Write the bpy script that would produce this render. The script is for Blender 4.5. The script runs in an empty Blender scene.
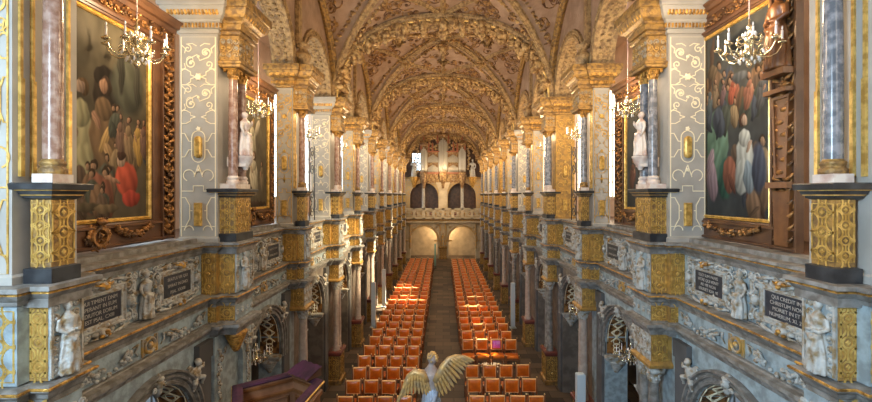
import bpy, bmesh, math, random
from math import sin, cos, pi, sqrt, atan2
from mathutils import Vector, Matrix, noise
random.seed(7)
SC = bpy.context.scene
COL = SC.collection
ORD = ['first','second','third','fourth','fifth','sixth','seventh','eighth','ninth','tenth','eleventh','twelfth','thirteenth',
       'fourteenth','fifteenth','sixteenth','seventeenth','eighteenth','nineteenth','twentieth']
ORD += ['twenty-'+o for o in ORD[:9]] + ['thirtieth'] + ['thirty-'+o for o in ORD[:9]]
SIDE = {1:'right', -1:'left'}

# ------------------------------------------------------------------ materials
def mk(name, col, col2=None, rough=.6, metal=0., pat='noise', scale=6., lo=.4, hi=.6, bump=0., bscale=20., emit=None, es=0., bpat='noise', alpha=None, detail=4.):
    m = bpy.data.materials.new(name); m.use_nodes = True
    nt = m.node_tree; N = nt.nodes; L = nt.links
    b = N['Principled BSDF']
    b.inputs['Roughness'].default_value = rough; b.inputs['Metallic'].default_value = metal
    c = lambda q: (q[0], q[1], q[2], 1)
    b.inputs['Base Color'].default_value = c(col)
    tc = N.new('ShaderNodeTexCoord')
    def tex(p, sc):
        if p == 'vor':
            t = N.new('ShaderNodeTexVoronoi'); t.inputs['Scale'].default_value = sc; L.new(tc.outputs['Object'], t.inputs['Vector']); return t.outputs['Distance']
        if p == 'edge':
            t = N.new('ShaderNodeTexVoronoi'); t.feature = 'DISTANCE_TO_EDGE'; t.inputs['Scale'].default_value = sc; L.new(tc.outputs['Object'], t.inputs['Vector']); return t.outputs['Distance']
        if p == 'wave':
            t = N.new('ShaderNodeTexWave'); t.wave_type = 'RINGS'; t.rings_direction = 'SPHERICAL'; t.inputs['Scale'].default_value = sc; t.inputs['Distortion'].default_value = 9; t.inputs['Detail'].default_value = 2
            t.inputs['Detail Scale'].default_value = 1.5
            L.new(tc.outputs['Object'], t.inputs['Vector']); return t.outputs['Fac']
        t = N.new('ShaderNodeTexNoise'); t.inputs['Scale'].default_value = sc; t.inputs['Detail'].default_value = detail
        L.new(tc.outputs['Object'], t.inputs['Vector']); return t.outputs['Fac']
    if col2:
        f = tex(pat, scale)
        mr = N.new('ShaderNodeMapRange'); mr.inputs['From Min'].default_value = lo; mr.inputs['From Max'].default_value = hi
        L.new(f, mr.inputs['Value'])
        mx = N.new('ShaderNodeMix'); mx.data_type = 'RGBA'
        mx.inputs[6].default_value = c(col); mx.inputs[7].default_value = c(col2)
        L.new(mr.outputs['Result'], mx.inputs[0]); L.new(mx.outputs[2], b.inputs['Base Color'])
    if bump:
        f = tex(bpat, bscale)
        bp = N.new('ShaderNodeBump'); bp.inputs['Strength'].default_value = 1.; bp.inputs['Distance'].default_value = bump
        L.new(f, bp.inputs['Height']); L.new(bp.outputs['Normal'], b.inputs['Normal'])
    if emit:
        b.inputs['Emission Color'].default_value = c(emit); b.inputs['Emission Strength'].default_value = es
    if alpha is not None: b.inputs['Alpha'].default_value = alpha
    return m

MT = dict(
 gold   = mk('gold_leaf', (.72,.40,.09), (.26,.13,.03), .36, .45, scale=14, lo=.4, hi=.62, bump=.02, bscale=34),
 goldb  = mk('bright_gold', (.85,.58,.17), (.55,.33,.08), .32, .5, scale=16),
 goldp  = mk('painted_gold_panel', (.72,.42,.09), (.60,.50,.34), .5, .2, pat='wave', scale=3.2, lo=.55, hi=.7, bump=.006, bscale=9, bpat='wave'),
 goldd  = mk('aged_gold', (.42,.25,.07), (.20,.12,.05), .45, .3, scale=12, lo=.42, hi=.6, bump=.015, bscale=34),
 ochre  = mk('ochre_strip', (.50,.29,.07), (.30,.18,.06), .5, .2, scale=9, lo=.42, hi=.6, bump=.006, bscale=30),
 pale   = mk('pale_grey_paint', (.36,.345,.31), (.43,.41,.37), .55, scale=3),
 cream  = mk('cream_strapwork', (.90,.82,.60), None, .45, .0),
 white  = mk('white_stone', (.48,.46,.42), (.36,.34,.30), .5, scale=8, bump=.006, bscale=30),
 paint  = mk('blue_grey_wall_paint', (.36,.455,.50), (.24,.29,.31), .55, scale=8, bump=.004, bscale=40),
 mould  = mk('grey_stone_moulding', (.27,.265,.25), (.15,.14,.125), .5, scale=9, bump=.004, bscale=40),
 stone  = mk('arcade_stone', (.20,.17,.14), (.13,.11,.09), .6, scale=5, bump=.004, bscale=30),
 gline  = mk('bright_gilt_line', (.98,.72,.26), (.85,.55,.16), .35, .15, scale=10),
 relief = mk('carved_stone_relief', (.48,.49,.47), (.28,.20,.10), .5, .05, scale=11, lo=.46, hi=.64, bump=.012, bscale=32),
 relgold= mk('gilded_relief', (.55,.34,.10), (.36,.33,.27), .45, .3, scale=10, lo=.45, hi=.6, bump=.01, bscale=30),
 vault  = mk('vault_plaster', (.40,.27,.185), (.31,.20,.13), .7, pat='noise', scale=3, lo=.4, hi=.6, bump=.02, bscale=14, bpat='noise'),
 vorn   = mk('vault_stucco_gold', (.62,.41,.17), (.24,.13,.05), .42, .3, scale=9, lo=.4, hi=.6, bump=.03, bscale=22),
 vrib   = mk('vault_rib_gold', (.46,.31,.14), (.24,.15,.07), .45, .25, scale=11, lo=.42, hi=.6, bump=.012, bscale=26, bpat='vor'),
 vscroll= mk('vault_scroll_brown', (.13,.06,.03), (.40,.22,.07), .55, .15, scale=6, lo=.42, hi=.6),
 peach  = mk('peach_plaster', (.60,.43,.32), (.50,.35,.26), .8, scale=2),
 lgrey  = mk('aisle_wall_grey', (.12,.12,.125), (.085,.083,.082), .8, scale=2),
 dark   = mk('dark_interior', (.03,.03,.035), None, .6),
 green  = mk('dark_green_door', (.02,.06,.04), None, .5),
 black  = mk('black_marble', (.018,.02,.024), (.045,.05,.055), .4, scale=6),
 slate  = mk('black_slate_tablet', (.03,.035,.045), (.05,.055,.07), .4, scale=12),
 letter = mk('dull_lettering', (.46,.44,.40), None, .6),
 marL   = mk('pink_brown_marble', (.26,.14,.095), (.42,.29,.23), .22, scale=14, lo=.42, hi=.62, detail=8),
 marR   = mk('grey_blue_marble', (.13,.14,.16), (.30,.30,.32), .22, scale=14, lo=.42, hi=.62, detail=8),
 marW   = mk('veined_white_marble', (.74,.68,.62), (.52,.36,.30), .3, scale=6, lo=.45, hi=.65, detail=8),
 colL   = mk('lower_column_stone', (.50,.42,.36), (.40,.32,.27), .35, scale=8),
 red    = mk('oxblood_marble', (.18,.05,.04), None, .3),
 wood   = mk('dark_frame_wood', (.14,.065,.03), (.09,.04,.02), .35, scale=4),
 wcarv  = mk('gilded_carved_wood', (.42,.20,.06), (.09,.045,.02), .38, .35, scale=11, lo=.42, hi=.6, bump=.012, bscale=30),
 worange= mk('warm_polished_wood', (.20,.08,.025), (.12,.045,.015), .35, scale=5),
 pew    = mk('pulpit_oak', (.30,.14,.07), (.20,.09,.045), .4, scale=5),
 purple = mk('purple_velvet', (.065,.012,.045), (.03,.006,.02), .8, scale=6),
 leather= mk('orange_leather', (.74,.19,.016), (.52,.11,.010), .28, scale=5),
 chairw = mk('chair_wood', (.22,.08,.03), None, .4),
 brass  = mk('polished_brass', (.80,.70,.46), None, .2, .85),
 brassd = mk('brass_nail', (.9,.7,.35), None, .3, .6),
 candle = mk('wax_candle', (.85,.84,.88), None, .5),
 crystal= mk('crystal_drop', (.92,.92,.95), None, .1),
 iron   = mk('wrought_iron', (.03,.03,.03), None, .5),
 pink   = mk('chain_sleeve', (.62,.48,.50), None, .6),
 speaker= mk('pale_speaker', (.55,.66,.74), None, .4),
 angel  = mk('weathered_statue_gilding', (.62,.37,.12), (.40,.28,.15), .4, .3, scale=9, lo=.4, hi=.65, bump=.006, bscale=40),
 skin   = mk('painted_statue_body', (.36,.30,.27), (.26,.21,.19), .5, scale=8),
 blued  = mk('pale_blue_drapery', (.34,.42,.54), (.22,.22,.24), .5, scale=8),
 pipe   = mk('organ_pipe_metal', (.46,.43,.36), None, .35, .5),
 orgw   = mk('organ_case_gilding', (.20,.10,.04), (.40,.27,.12), .5, .2, scale=6, lo=.45, hi=.6, bump=.03, bscale=12),
 orgr   = mk('organ_red_finial', (.36,.12,.06), None, .5),
 teal   = mk('teal_banner_stand', (.20,.42,.38), None, .5),
 plast  = mk('warm_white_plaster', (.62,.53,.38), (.50,.42,.29), .8, scale=2),
)
def window_mat(name, col, s):
    return mk(name, col, None, .3, emit=col, es=s)
MT['winL'] = window_mat('window_daylight_north', (.66,.86,1.0), 5.5)
MT['winA'] = window_mat('dim_aisle_window', (.5,.62,.75), .25)
MT['pipe2'] = mk('leather_piping', (.85,.50,.22), None, .4)
MT['magenta'] = mk('magenta_light_colour', (.75,.12,.62), (.85,.30,.75), .6, scale=9)  # colour of a stained-glass light patch, carried by a pad
MT['winR'] = window_mat('window_daylight_south', (1.0,.86,.66), 5.5)

def floor_mat():
    m = mk('stone_floor_slabs', (.12,.10,.09), None, .75)
    nt = m.node_tree; N = nt.nodes; L = nt.links; b = N['Principled BSDF']
    tc = N.new('ShaderNodeTexCoord'); mp = N.new('ShaderNodeMapping'); mp.inputs['Rotation'].default_value = (0,0,0)
    br = N.new('ShaderNodeTexBrick'); br.inputs['Scale'].default_value = 1.
    br.inputs['Brick Width'].default_value = .62; br.inputs['Row Height'].default_value = .42; br.inputs['Mortar Size'].default_value = .008
    br.inputs['Color1'].default_value = (.15,.105,.07,1); br.inputs['Color2'].default_value = (.045,.036,.03,1); br.inputs['Mortar'].default_value = (.02,.016,.014,1)
    L.new(tc.outputs['Object'], mp.inputs['Vector']); L.new(mp.outputs['Vector'], br.inputs['Vector'])
    L.new(br.outputs['Color'], b.inputs['Base Color']); return m
MT['floor'] = floor_mat()
def canvas_mat():
    m = mk('oil_painting', (.1,.1,.1), None, .5)
    nt = m.node_tree; N = nt.nodes; L = nt.links; b = N['Principled BSDF']; b.inputs['Specular IOR Level'].default_value = .12
    a = N.new('ShaderNodeAttribute'); a.attribute_name = 'paint'
    L.new(a.outputs['Color'], b.inputs['Base Color']); return m
MT['canvas'] = canvas_mat()

# ------------------------------------------------------------------ mesh builder
class M:
    def __init__(s): s.v = []; s.fc = []; s.sm = []; s.f = None; s.mi = []; s.cur = 0
    def add(s, vs, fs, smooth=False):
        o = len(s.v)
        if s.f: vs = [s.f(*v) for v in vs]
        s.v += [tuple(v) for v in vs]
        for f in fs: s.fc.append([o+i for i in f]); s.sm.append(smooth); s.mi.append(s.cur)
    def box(s, x0, y0, z0, x1, y1, z1):
        s.add([(x0,y0,z0),(x1,y0,z0),(x1,y1,z0),(x0,y1,z0),(x0,y0,z1),(x1,y0,z1),(x1,y1,z1),(x0,y1,z1)],
              [(0,3,2,1),(4,5,6,7),(0,1,5,4),(1,2,6,5),(2,3,7,6),(3,0,4,7)])
    def bbox(s, x0, y0, z0, x1, y1, z1, b):      # chamfered box
        p = [(0,z0),(0,z0)]
        s.sweep(rect(x0+b,y0+b,x1-b,y1-b), [(-b*3 if False else 0,z0),(b,z0+b),(b,z1-b),(0,z1)], True, caps=True)
    def sweep(s, path, prof, closed=False, caps=False, smooth=False):
        n = len(path); P = [Vector(p) for p in path]; rings = []
        for i in range(n):
            if closed: a, b, c = P[i-1], P[i], P[(i+1) % n]
            else: a, b, c = P[max(i-1,0)], P[i], P[min(i+1,n-1)]
            d1 = (b-a); d2 = (c-b)
            if d1.length < 1e-9: d1 = d2
            if d2.length < 1e-9: d2 = d1
            d1.normalize(); d2.normalize()
            n1 = Vector((-d1.y, d1.x)); n2 = Vector((-d2.y, d2.x)); k = max(.2, 1+n1.dot(n2))
            nn = (n1+n2)/k
            rings.append([(b.x+nn.x*o, b.y+nn.y*o, z) for o, z in prof])
        m = len(prof); vs = [v for r in rings for v in r]; fs = []
        for i in range(n if closed else n-1):
            j = (i+1) % n
            for k in range(m-1): fs.append((i*m+k, j*m+k, j*m+k+1, i*m+k+1))
        if caps and closed:
            fs.append([i*m for i in range(n)]); fs.append([i*m+m-1 for i in range(n)])
        if caps and not closed:
            fs.append(list(range(m))); fs.append([(n-1)*m+k for k in range(m)])
        s.add(vs, fs, smooth)
    def lathe(s, prof, cx=0, cy=0, seg=16, smooth=True, caps=True):
        vs = [(cx+r*cos(2*pi*i/seg), cy+r*sin(2*pi*i/seg), z) for r, z in prof for i in range(seg)]
        fs = [(j*seg+i, j*seg+(i+1) % seg, (j+1)*seg+(i+1) % seg, (j+1)*seg+i) for j in range(len(prof)-1) for i in range(seg)]
        s.add(vs, fs, smooth)
        if caps: s.add([vs[i] for i in range(seg)], [list(range(seg))]); s.add([vs[(len(prof)-1)*seg+i] for i in range(seg)], [list(range(seg))])
    def tube(s, pts, r, seg=6, flat=None, smooth=True):
        P = [Vector(p) for p in pts]; n = len(P); R = r if isinstance(r, (list, tuple)) else [r]*n
        up = None; vs = []
        for i in range(n):
            t = (P[min(i+1,n-1)] - P[max(i-1,0)])
            if t.length < 1e-9: t = Vector((0,0,1))
            t.normalize()
            if up is None: up = Vector((0,0,1)) if abs(t.z) < .9 else Vector((1,0,0))
            u = (up - t*up.dot(t)); u = u.normalized() if u.length > 1e-6 else t.orthogonal().normalized(); up = u
            w = t.cross(u)
            for k in range(seg):
                a = 2*pi*k/seg; vs.append(tuple(P[i] + (u*cos(a) + w*sin(a))*R[i]))
        fs = [(i*seg+k, i*seg+(k+1) % seg, (i+1)*seg+(k+1) % seg, (i+1)*seg+k) for i in range(n-1) for k in range(seg)]
        fs += [list(range(seg)), [(n-1)*seg+k for k in range(seg)]]
        s.add(vs, fs, smooth)
    def blob(s, c, r, seg=8, ring=5, rot=None):
        if not isinstance(r, (list, tuple)): r = (r, r, r)
        vs = []
        for j in range(ring+1):
            th = pi*j/ring
            for i in range(seg):
                a = 2*pi*i/seg
                v = Vector((r[0]*sin(th)*cos(a), r[1]*sin(th)*sin(a), r[2]*cos(th)))
                if rot is not None: v = rot @ v
                vs.append((c[0]+v.x, c[1]+v.y, c[2]+v.z))
        fs = [(j*seg+i, j*seg+(i+1) % seg, (j+1)*seg+(i+1) % seg, (j+1)*seg+i) for j in range(ring) for i in range(seg)]
        s.add(vs, fs, True)
    def ribbon(s, pts, w, c, th=.004, closed=False):        # flat strip with thickness, in (a,b) plane raised to c
        n = len(pts); L_, R_ = [], []
        for i in range(n):
            a = pts[i-1] if (closed or i > 0) else pts[i]; b = pts[(i+1) % n] if (closed or i < n-1) else pts[i]
            dx, dy = b[0]-a[0], b[1]-a[1]; l = math.hypot(dx, dy) or 1
            nx, ny = -dy/l*w/2, dx/l*w/2
            L_.append((pts[i][0]+nx, pts[i][1]+ny)); R_.append((pts[i][0]-nx, pts[i][1]-ny))
        vs = []
        for q, r in zip(L_, R_): vs += [(q[0],q[1],c-th),(q[0],q[1],c),(r[0],r[1],c),(r[0],r[1],c-th)]
        fs = []
        for i in range(n if closed else n-1):
            j = (i+1) % n
            for k in range(3): fs.append((i*4+k, j*4+k, j*4+k+1, i*4+k+1))
        s.add(vs, fs)
    def disc(s, a, b, r, c, h=.01, seg=12, petals=0):
        vs = []; 
        for i in range(seg):
            t = 2*pi*i/seg; rr = r*(1+.18*cos(petals*t)) if petals else r
            vs.append((a+rr*cos(t), b+rr*sin(t), c)); 
        for i in range(seg):
            t = 2*pi*i/seg; rr = .75*(r*(1+.18*cos(petals*t)) if petals else r)
            vs.append((a+rr*cos(t), b+rr*sin(t), c+h))
        fs = [(i,(i+1) % seg, seg+(i+1) % seg, seg+i) for i in range(seg)] + [[seg+i for i in range(seg)]]
        s.add(vs, fs)
    def relscroll(s, a, b, c, r0, turns=1.5, start=0., dr=1, r=.012, lead=None, n=22, flat=1.):
        pts = []
        for i in range(n):
            t = i/(n-1); ang = start + dr*t*turns*2*pi; rr = r0*(1-t)**.9 + .003
            pts.append((a+rr*cos(ang), b+rr*sin(ang), c+.3*r*t*2))
        if lead: pts = lead + pts
        m = len(pts); s.tube(pts, [r*(.7+.5*i/m) for i in range(m)], 5)
        s.blob((a, b, c+.3*r), (r*1.6, r*1.6, r*1.4), 6, 4)
    def mesh(s, name, side=1, org=(0,0,0), recalc=True):
        me = bpy.data.meshes.new(name)
        me.from_pydata([(side*(x-org[0]), y-org[1], z-org[2]) for x, y, z in s.v], [], s.fc)
        me.polygons.foreach_set('use_smooth', s.sm)
        if any(s.mi): me.polygons.foreach_set('material_index', s.mi)
        me.update()
        if recalc:
            bm = bmesh.new(); bm.from_mesh(me); bmesh.ops.recalc_face_normals(bm, faces=bm.faces); bm.to_mesh(me); bm.free()
        return me

def rect(x0, y0, x1, y1): return [(x0,y0),(x0,y1),(x1,y1),(x1,y0)]     # left normal = outward
CACHE = {}
def geo(key, side, fn, org=(0,0,0), mat=None):
    k = (key, side)
    if k not in CACHE:
        b = M(); fn(b); me = b.mesh(key, side, org)
        for q in (mat if isinstance(mat, (list, tuple)) else [mat]): me.materials.append(MT[q])
        CACHE[k] = me
    return CACHE[k]
def link(name, me, parent=None, loc=None):
    o = bpy.data.objects.new(name, me); COL.objects.link(o)
    if parent: o.parent = parent
    if loc: o.location = loc
    return o
def thing(name, label, cat, loc=(0,0,0), group=None, me=None):
    o = link(name, me, None, loc); o['label'] = label; o['category'] = cat; o['kind'] = 'thing'
    if me is None: o.empty_display_size = .1
    if group: o['group'] = group
    return o
def struct(name, me, parent=None, loc=None):
    o = link(name, me, parent, loc); o['kind'] = 'structure'; return o
def copy_tree(o, parent=None):
    c = o.copy(); COL.objects.link(c); c.parent = parent
    for ch in KIDS.get(o.name, ()): copy_tree(ch, c)
    return c
KIDS = {}
def kid(name, me, parent, label=None, loc=None):
    o = link(name, me, parent, loc)
    KIDS.setdefault(parent.name, []).append(o)
    if label: o['label'] = label
    return o
def evalmesh(b, voxel, sm=2):         # fuse overlapping pieces of a figure into one continuous surface
    me = b.mesh('tmp'); o = bpy.data.objects.new('tmp', me); COL.objects.link(o)
    r = o.modifiers.new('r', 'REMESH'); r.mode = 'VOXEL'; r.voxel_size = voxel; r.use_smooth_shade = True
    if sm: s = o.modifiers.new('s', 'SMOOTH'); s.iterations = sm; s.factor = .5
    dg = bpy.context.evaluated_depsgraph_get(); dg.update()
    out = bpy.data.meshes.new_from_object(o.evaluated_get(dg))
    bpy.data.objects.remove(o); return out
def spiral(a, b, r0, turns, start, dr=1, n=26, r1=.01):
    return [(a+(r0+(r1-r0)*i/(n-1))*cos(start+dr*turns*2*pi*i/(n-1)), b+(r0+(r1-r0)*i/(n-1))*sin(start+dr*turns*2*pi*i/(n-1))) for i in range(n)]
def arcp(a, b, r, t0, t1, n=10): return [(a+r*cos(t0+(t1-t0)*i/(n-1)), b+r*sin(t0+(t1-t0)*i/(n-1))) for i in range(n)]
# ------------------------------------------------------------------ layout (metres; x across the nave, y down the nave, z up)
YK = [0., 3.40, 6.50, 9.75, 13.0, 16.25, 19.5, 22.75, 26.0, 29.25, 32.5, 35.75, 39.0]
NP = 11                       # last pier
YEND = 38.8
PW = 3.66                     # parapet wall plane
AW = 3.52                     # arcade wall plane
def y_of(k): return YK[k]

# ---- floor
b = M(); b.box(-6.2, -2.5, -.2, 6.2, 42.5, 0); fl = struct('floor', b.mesh('floor')); fl.data.materials.append(MT['floor'])

# ---- parapet with cornices, ressauts at every pier
def parapet_path(PW=PW):
    pth = [(PW, -2.4)]
    for k in range(0, NP+1):
        y = YK[k]
        xm, y1, y2 = (3.35, y+.36, y+.46) if k % 2 else (3.44, y+.62, y+.72)
        pth += [(PW,y-.05),(xm,y-.05),(xm,y+.05),(3.2,y+.05),(3.2,y1),(xm,y1),(xm,y2),(PW,y2)]
    pth.append((PW, YEND)); return pth
for s in (-1, 1):
    w = struct('wall_'+SIDE[s], None)
    def band(name, prof, mat, caps=False, off=0):
        b = M(); b.sweep(parapet_path(PW-off), [(o_-off, z_) for o_, z_ in prof], False, caps); me = b.mesh(name, s); me.materials.append(MT[mat])
        o = struct('trim_'+name, me); return o
    band('parapet_ledge', [(-.1,5.0),(-.1,5.08),(.11,5.08),(.115,5.045),(.09,5.04),(.085,5.01),(.06,4.98),(.035,4.96),(.03,4.93),(0,4.92)], 'mould')
    band('parapet_frieze', [(0,4.92),(0,4.30)], 'paint')
    band('parapet_gilt_fillet', [(.088,5.037),(.1,5.03),(.1,5.022),(.088,5.016)], 'gold')
    band('middle_cornice', [(-.03,4.30),(.03,4.30),(.04,4.285),(.15,4.28),(.18,4.27),(.185,4.235),(.16,4.225),(.13,4.195),(.12,4.16),(.10,4.14),(.10,4.10)], 'mould', off=.1)
    band('middle_cornice_fillet', [(.184,4.268),(.192,4.26),(.192,4.248),(.184,4.242)], 'gold', off=.1)
    band('lower_frieze', [(.10,4.10),(.10,3.87)], 'paint', off=.1)
    band('lower_cornice', [(.10,3.87),(.14,3.865),(.15,3.85),(.22,3.84),(.225,3.80),(.19,3.79),(.185,3.76),(.155,3.75),(.15,3.71),(.13,3.70),(.125,3.66),(.0,3.655),(-.2,3.655)], 'mould', off=.1)
    b = M(); b.box(PW-.02, -2.4, 4.9, 4.25, YEND, 5.079)
    for k in range(0, NP+1): b.box(3.15, YK[k]+.0, 4.9, PW, YK[k]+(.42 if k % 2 else .68), 5.0795)
    me = b.mesh('ledge_slab', s); me.materials.append(MT['mould']); struct('trim_ledge_slab', me)
    # arcade wall with a round arch in every bay
    for k in range(0, NP+1):
        y0 = YK[k]+.31 if k else -2.4; y1 = (YK[k+1]+.31) if k < NP else YEND
        b = M(); yc = YK[k]+1.94 if k > 1 else YK[k]+(1.79 if k == 1 else 1.9)
        if k == NP: yc = (y0+y1)/2
        r, zs, zt, X0, X1 = .80, 2.62, 3.70, AW, AW+.48
        n = 14; pts = [(yc-r, 0), (yc-r, zs)] + [(yc-r*cos(pi*i/n), zs+r*sin(pi*i/n)) for i in range(1, n)] + [(yc+r, zs), (yc+r, 0)]
        for X in (X0, X1):
            b.add([(X,y0,0),(X,yc-r,0),(X,yc-r,zt),(X,y0,zt)], [(0,1,2,3)]); b.add([(X,yc+r,0),(X,y1,0),(X,y1,zt),(X,yc+r,zt)], [(0,1,2,3)])
            for i in range(1, len(pts)-2):
                (a0,z0),(a1,z1) = pts[i], pts[i+1]
                if a1 > a0: b.add([(X,a0,z0),(X,a1,z1),(X,a1,zt),(X,a0,zt)], [(0,1,2,3)])
        for i in range(len(pts)-1):
            (a0,z0),(a1,z1) = pts[i], pts[i+1]
            b.add([(X0,a0,z0),(X0,a1,z1),(X1,a1,z1),(X1,a0,z0)], [(0,1,2,3)])
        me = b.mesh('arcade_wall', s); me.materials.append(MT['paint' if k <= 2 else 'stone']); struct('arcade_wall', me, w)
        # archivolt
        b = M(); b.f = lambda a, bb, c: (AW-c, a, bb)
        path = [(yc+r, 2.3), (yc+r, zs)] + [(yc+r*cos(pi*i/20), zs+r*sin(pi*i/20)) for i in range(1, 20)] + [(yc-r, zs), (yc-r, 2.3)]
        path = path[::-1]
        b.sweep(path, [(0,-.02),(0,.05),(.03,.06),(.045,.03),(.075,.03),(.085,.07),(.105,.075),(.12,.04),(.14,.045),(.15,.09),(.175,.09),(.18,0)], False, True)
        me = b.mesh('archivolt', s); me.materials.append(MT['mould']); struct('archivolt', me, w)
        # soffit strapwork + imposts
        b = M()
        for (ya, sg) in ((yc-r, 1), (yc+r, -1)):
            b.sweep(rect(AW+.02, min(ya,ya+sg*.1), AW+.46, max(ya,ya+sg*.1)), [(0,2.22),(.02,2.24),(.03,2.28),(.05,2.3),(.05,2.34),(0,2.35)], True, True)
            for q in range(5):
                t = q/4; b.blob((AW+.24, ya+sg*.06*(1-t), 2.2-t*.2), (.2*(1-.7*t), .09*(1-.5*t), .06), 10, 5)
        me = b.mesh('impost', s); me.materials.append(MT['relief']); struct('impost', me, w)
        b = M(); gg = []
        for i in range(0, 13):
            th = pi*i/12; 
            cy, cz = yc-(r-.006)*cos(th), zs+(r-.006)*sin(th)
            if i < 12:
                th2 = pi*(i+1)/12; cy2, cz2 = yc-(r-.006)*cos(th2), zs+(r-.006)*sin(th2)
                for xx in (AW+.05, AW+.43): b.tube([(xx,cy,cz),(xx,cy2,cz2)], .01, 4)
                sg = 1 if i % 2 else -1
                b.tube([(AW+.24+sg*.12,cy,cz),(AW+.24-sg*.12,cy2,cz2)], .012, 4); b.tube([(AW+.24-sg*.12,cy,cz),(AW+.24+sg*.12,cy2,cz2)], .012, 4)
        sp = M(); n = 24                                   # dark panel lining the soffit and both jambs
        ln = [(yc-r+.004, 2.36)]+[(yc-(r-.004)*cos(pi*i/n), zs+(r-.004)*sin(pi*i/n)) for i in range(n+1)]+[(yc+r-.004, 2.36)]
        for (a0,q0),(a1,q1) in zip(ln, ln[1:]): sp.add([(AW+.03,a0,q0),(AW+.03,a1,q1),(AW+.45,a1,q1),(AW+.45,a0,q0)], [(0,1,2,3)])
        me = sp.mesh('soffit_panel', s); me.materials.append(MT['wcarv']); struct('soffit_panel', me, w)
        for i in range(-3, 17):
            if 0 <= i <= 12: th = pi*(i+.0)/12; p = (yc-(r-.012)*cos(th), zs+(r-.012)*sin(th))
            elif i < 0: p = (yc-r+.012, zs+i*.085)
            else: p = (yc+r-.012, zs-(i-12)*.085)
            b.tube([(AW+.24+.07*cos(2*pi*q/8), p[0]+(.0 if (i<0 or i>12) else .07*sin(2*pi*q/8)*sin(th)), p[1]+(.05*sin(2*pi*q/8) if (i<0 or i>12) else .07*sin(2*pi*q/8)*cos(th))) for q in range(9)], .010, 4)
        me = b.mesh('soffit_strapwork', s); me.materials.append(MT['cream']); struct('soffit_strapwork', me, w)
    # gallery floor / aisle ceiling slab, outer wall with windows
    b = M(); b.box(3.9, -2.4, 4.86, 6.0, YEND+2, 5.06); me = b.mesh('gallery_floor', s); me.materials.append(MT['wood']); struct('gallery_floor', me, w)
    b = M(); b.box(3.9, -2.4, 10.7, 6.0, YEND+2, 10.9); me = b.mesh('gallery_ceiling', s); me.materials.append(MT['peach']); struct('gallery_ceiling', me, w)
# outer walls: solid between window openings
WINS = []
for s in (-1, 1):
    X = 5.8
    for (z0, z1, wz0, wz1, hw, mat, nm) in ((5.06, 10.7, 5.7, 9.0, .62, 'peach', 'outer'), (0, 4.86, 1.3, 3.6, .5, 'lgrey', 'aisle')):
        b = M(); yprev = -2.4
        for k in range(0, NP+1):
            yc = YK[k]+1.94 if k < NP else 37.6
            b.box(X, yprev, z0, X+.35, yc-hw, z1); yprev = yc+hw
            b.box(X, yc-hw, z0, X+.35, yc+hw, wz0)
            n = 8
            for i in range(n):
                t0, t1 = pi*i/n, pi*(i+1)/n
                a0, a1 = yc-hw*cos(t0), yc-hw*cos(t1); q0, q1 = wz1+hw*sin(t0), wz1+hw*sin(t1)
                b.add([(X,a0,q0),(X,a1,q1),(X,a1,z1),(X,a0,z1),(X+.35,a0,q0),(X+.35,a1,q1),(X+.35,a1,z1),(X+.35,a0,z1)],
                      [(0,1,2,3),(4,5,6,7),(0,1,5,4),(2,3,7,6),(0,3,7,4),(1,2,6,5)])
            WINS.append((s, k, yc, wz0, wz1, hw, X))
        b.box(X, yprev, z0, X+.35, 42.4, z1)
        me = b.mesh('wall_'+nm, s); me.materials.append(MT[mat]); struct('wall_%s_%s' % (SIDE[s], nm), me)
def win_glass(b, hw, wz0, wz1, X, yc=0):
    n = 12; vs = [(X+.2, -hw, wz0), (X+.2, hw, wz0)] + [(X+.2, hw*cos(pi*i/n), wz1+hw*sin(pi*i/n)) for i in range(n+1)]
    b.add(vs, [list(range(len(vs)))])
def win_frame(b, hw, wz0, wz1, X):
    path = [(-hw, wz0), (-hw, wz1)] + [(-hw*cos(pi*i/12), wz1+hw*sin(pi*i/12)) for i in range(1, 12)] + [(hw, wz1), (hw, wz0)]
    b.f = lambda a, bb, c: (X+.16-c, a, bb)
    b.sweep(path[::-1], [(0,0),(0,.04),(.05,.04),(.05,0)], True)
    b.f = None
    b.box(X+.12, -.03, wz0, X+.17, .03, wz1+hw)
    z = wz0+.55
    while z < wz1+.2: b.box(X+.12, -hw, z-.015, X+.17, hw, z+.015); z += .55
    for yy in (-hw/2, hw/2): b.box(X+.13, yy-.01, wz0, X+.16, yy+.01, wz1+hw*.8)
for i, (s, k, yc, z0, z1, hw, X) in enumerate(WINS):
    key = 'window_big' if hw > .55 else 'window_small'
    o = struct('window_%d' % (i+1), geo(key+'_frame', s, lambda b: win_frame(b, hw, z0, z1, X), (X,0,0), 'pale'), None, (s*X, yc, 0))
    g = struct('glass', geo(key+'_glass', s, lambda b: win_glass(b, hw, z0, z1, X), (X,0,0), 'winA' if hw < .55 else ('winL' if s < 0 else 'winR')), o)

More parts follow.
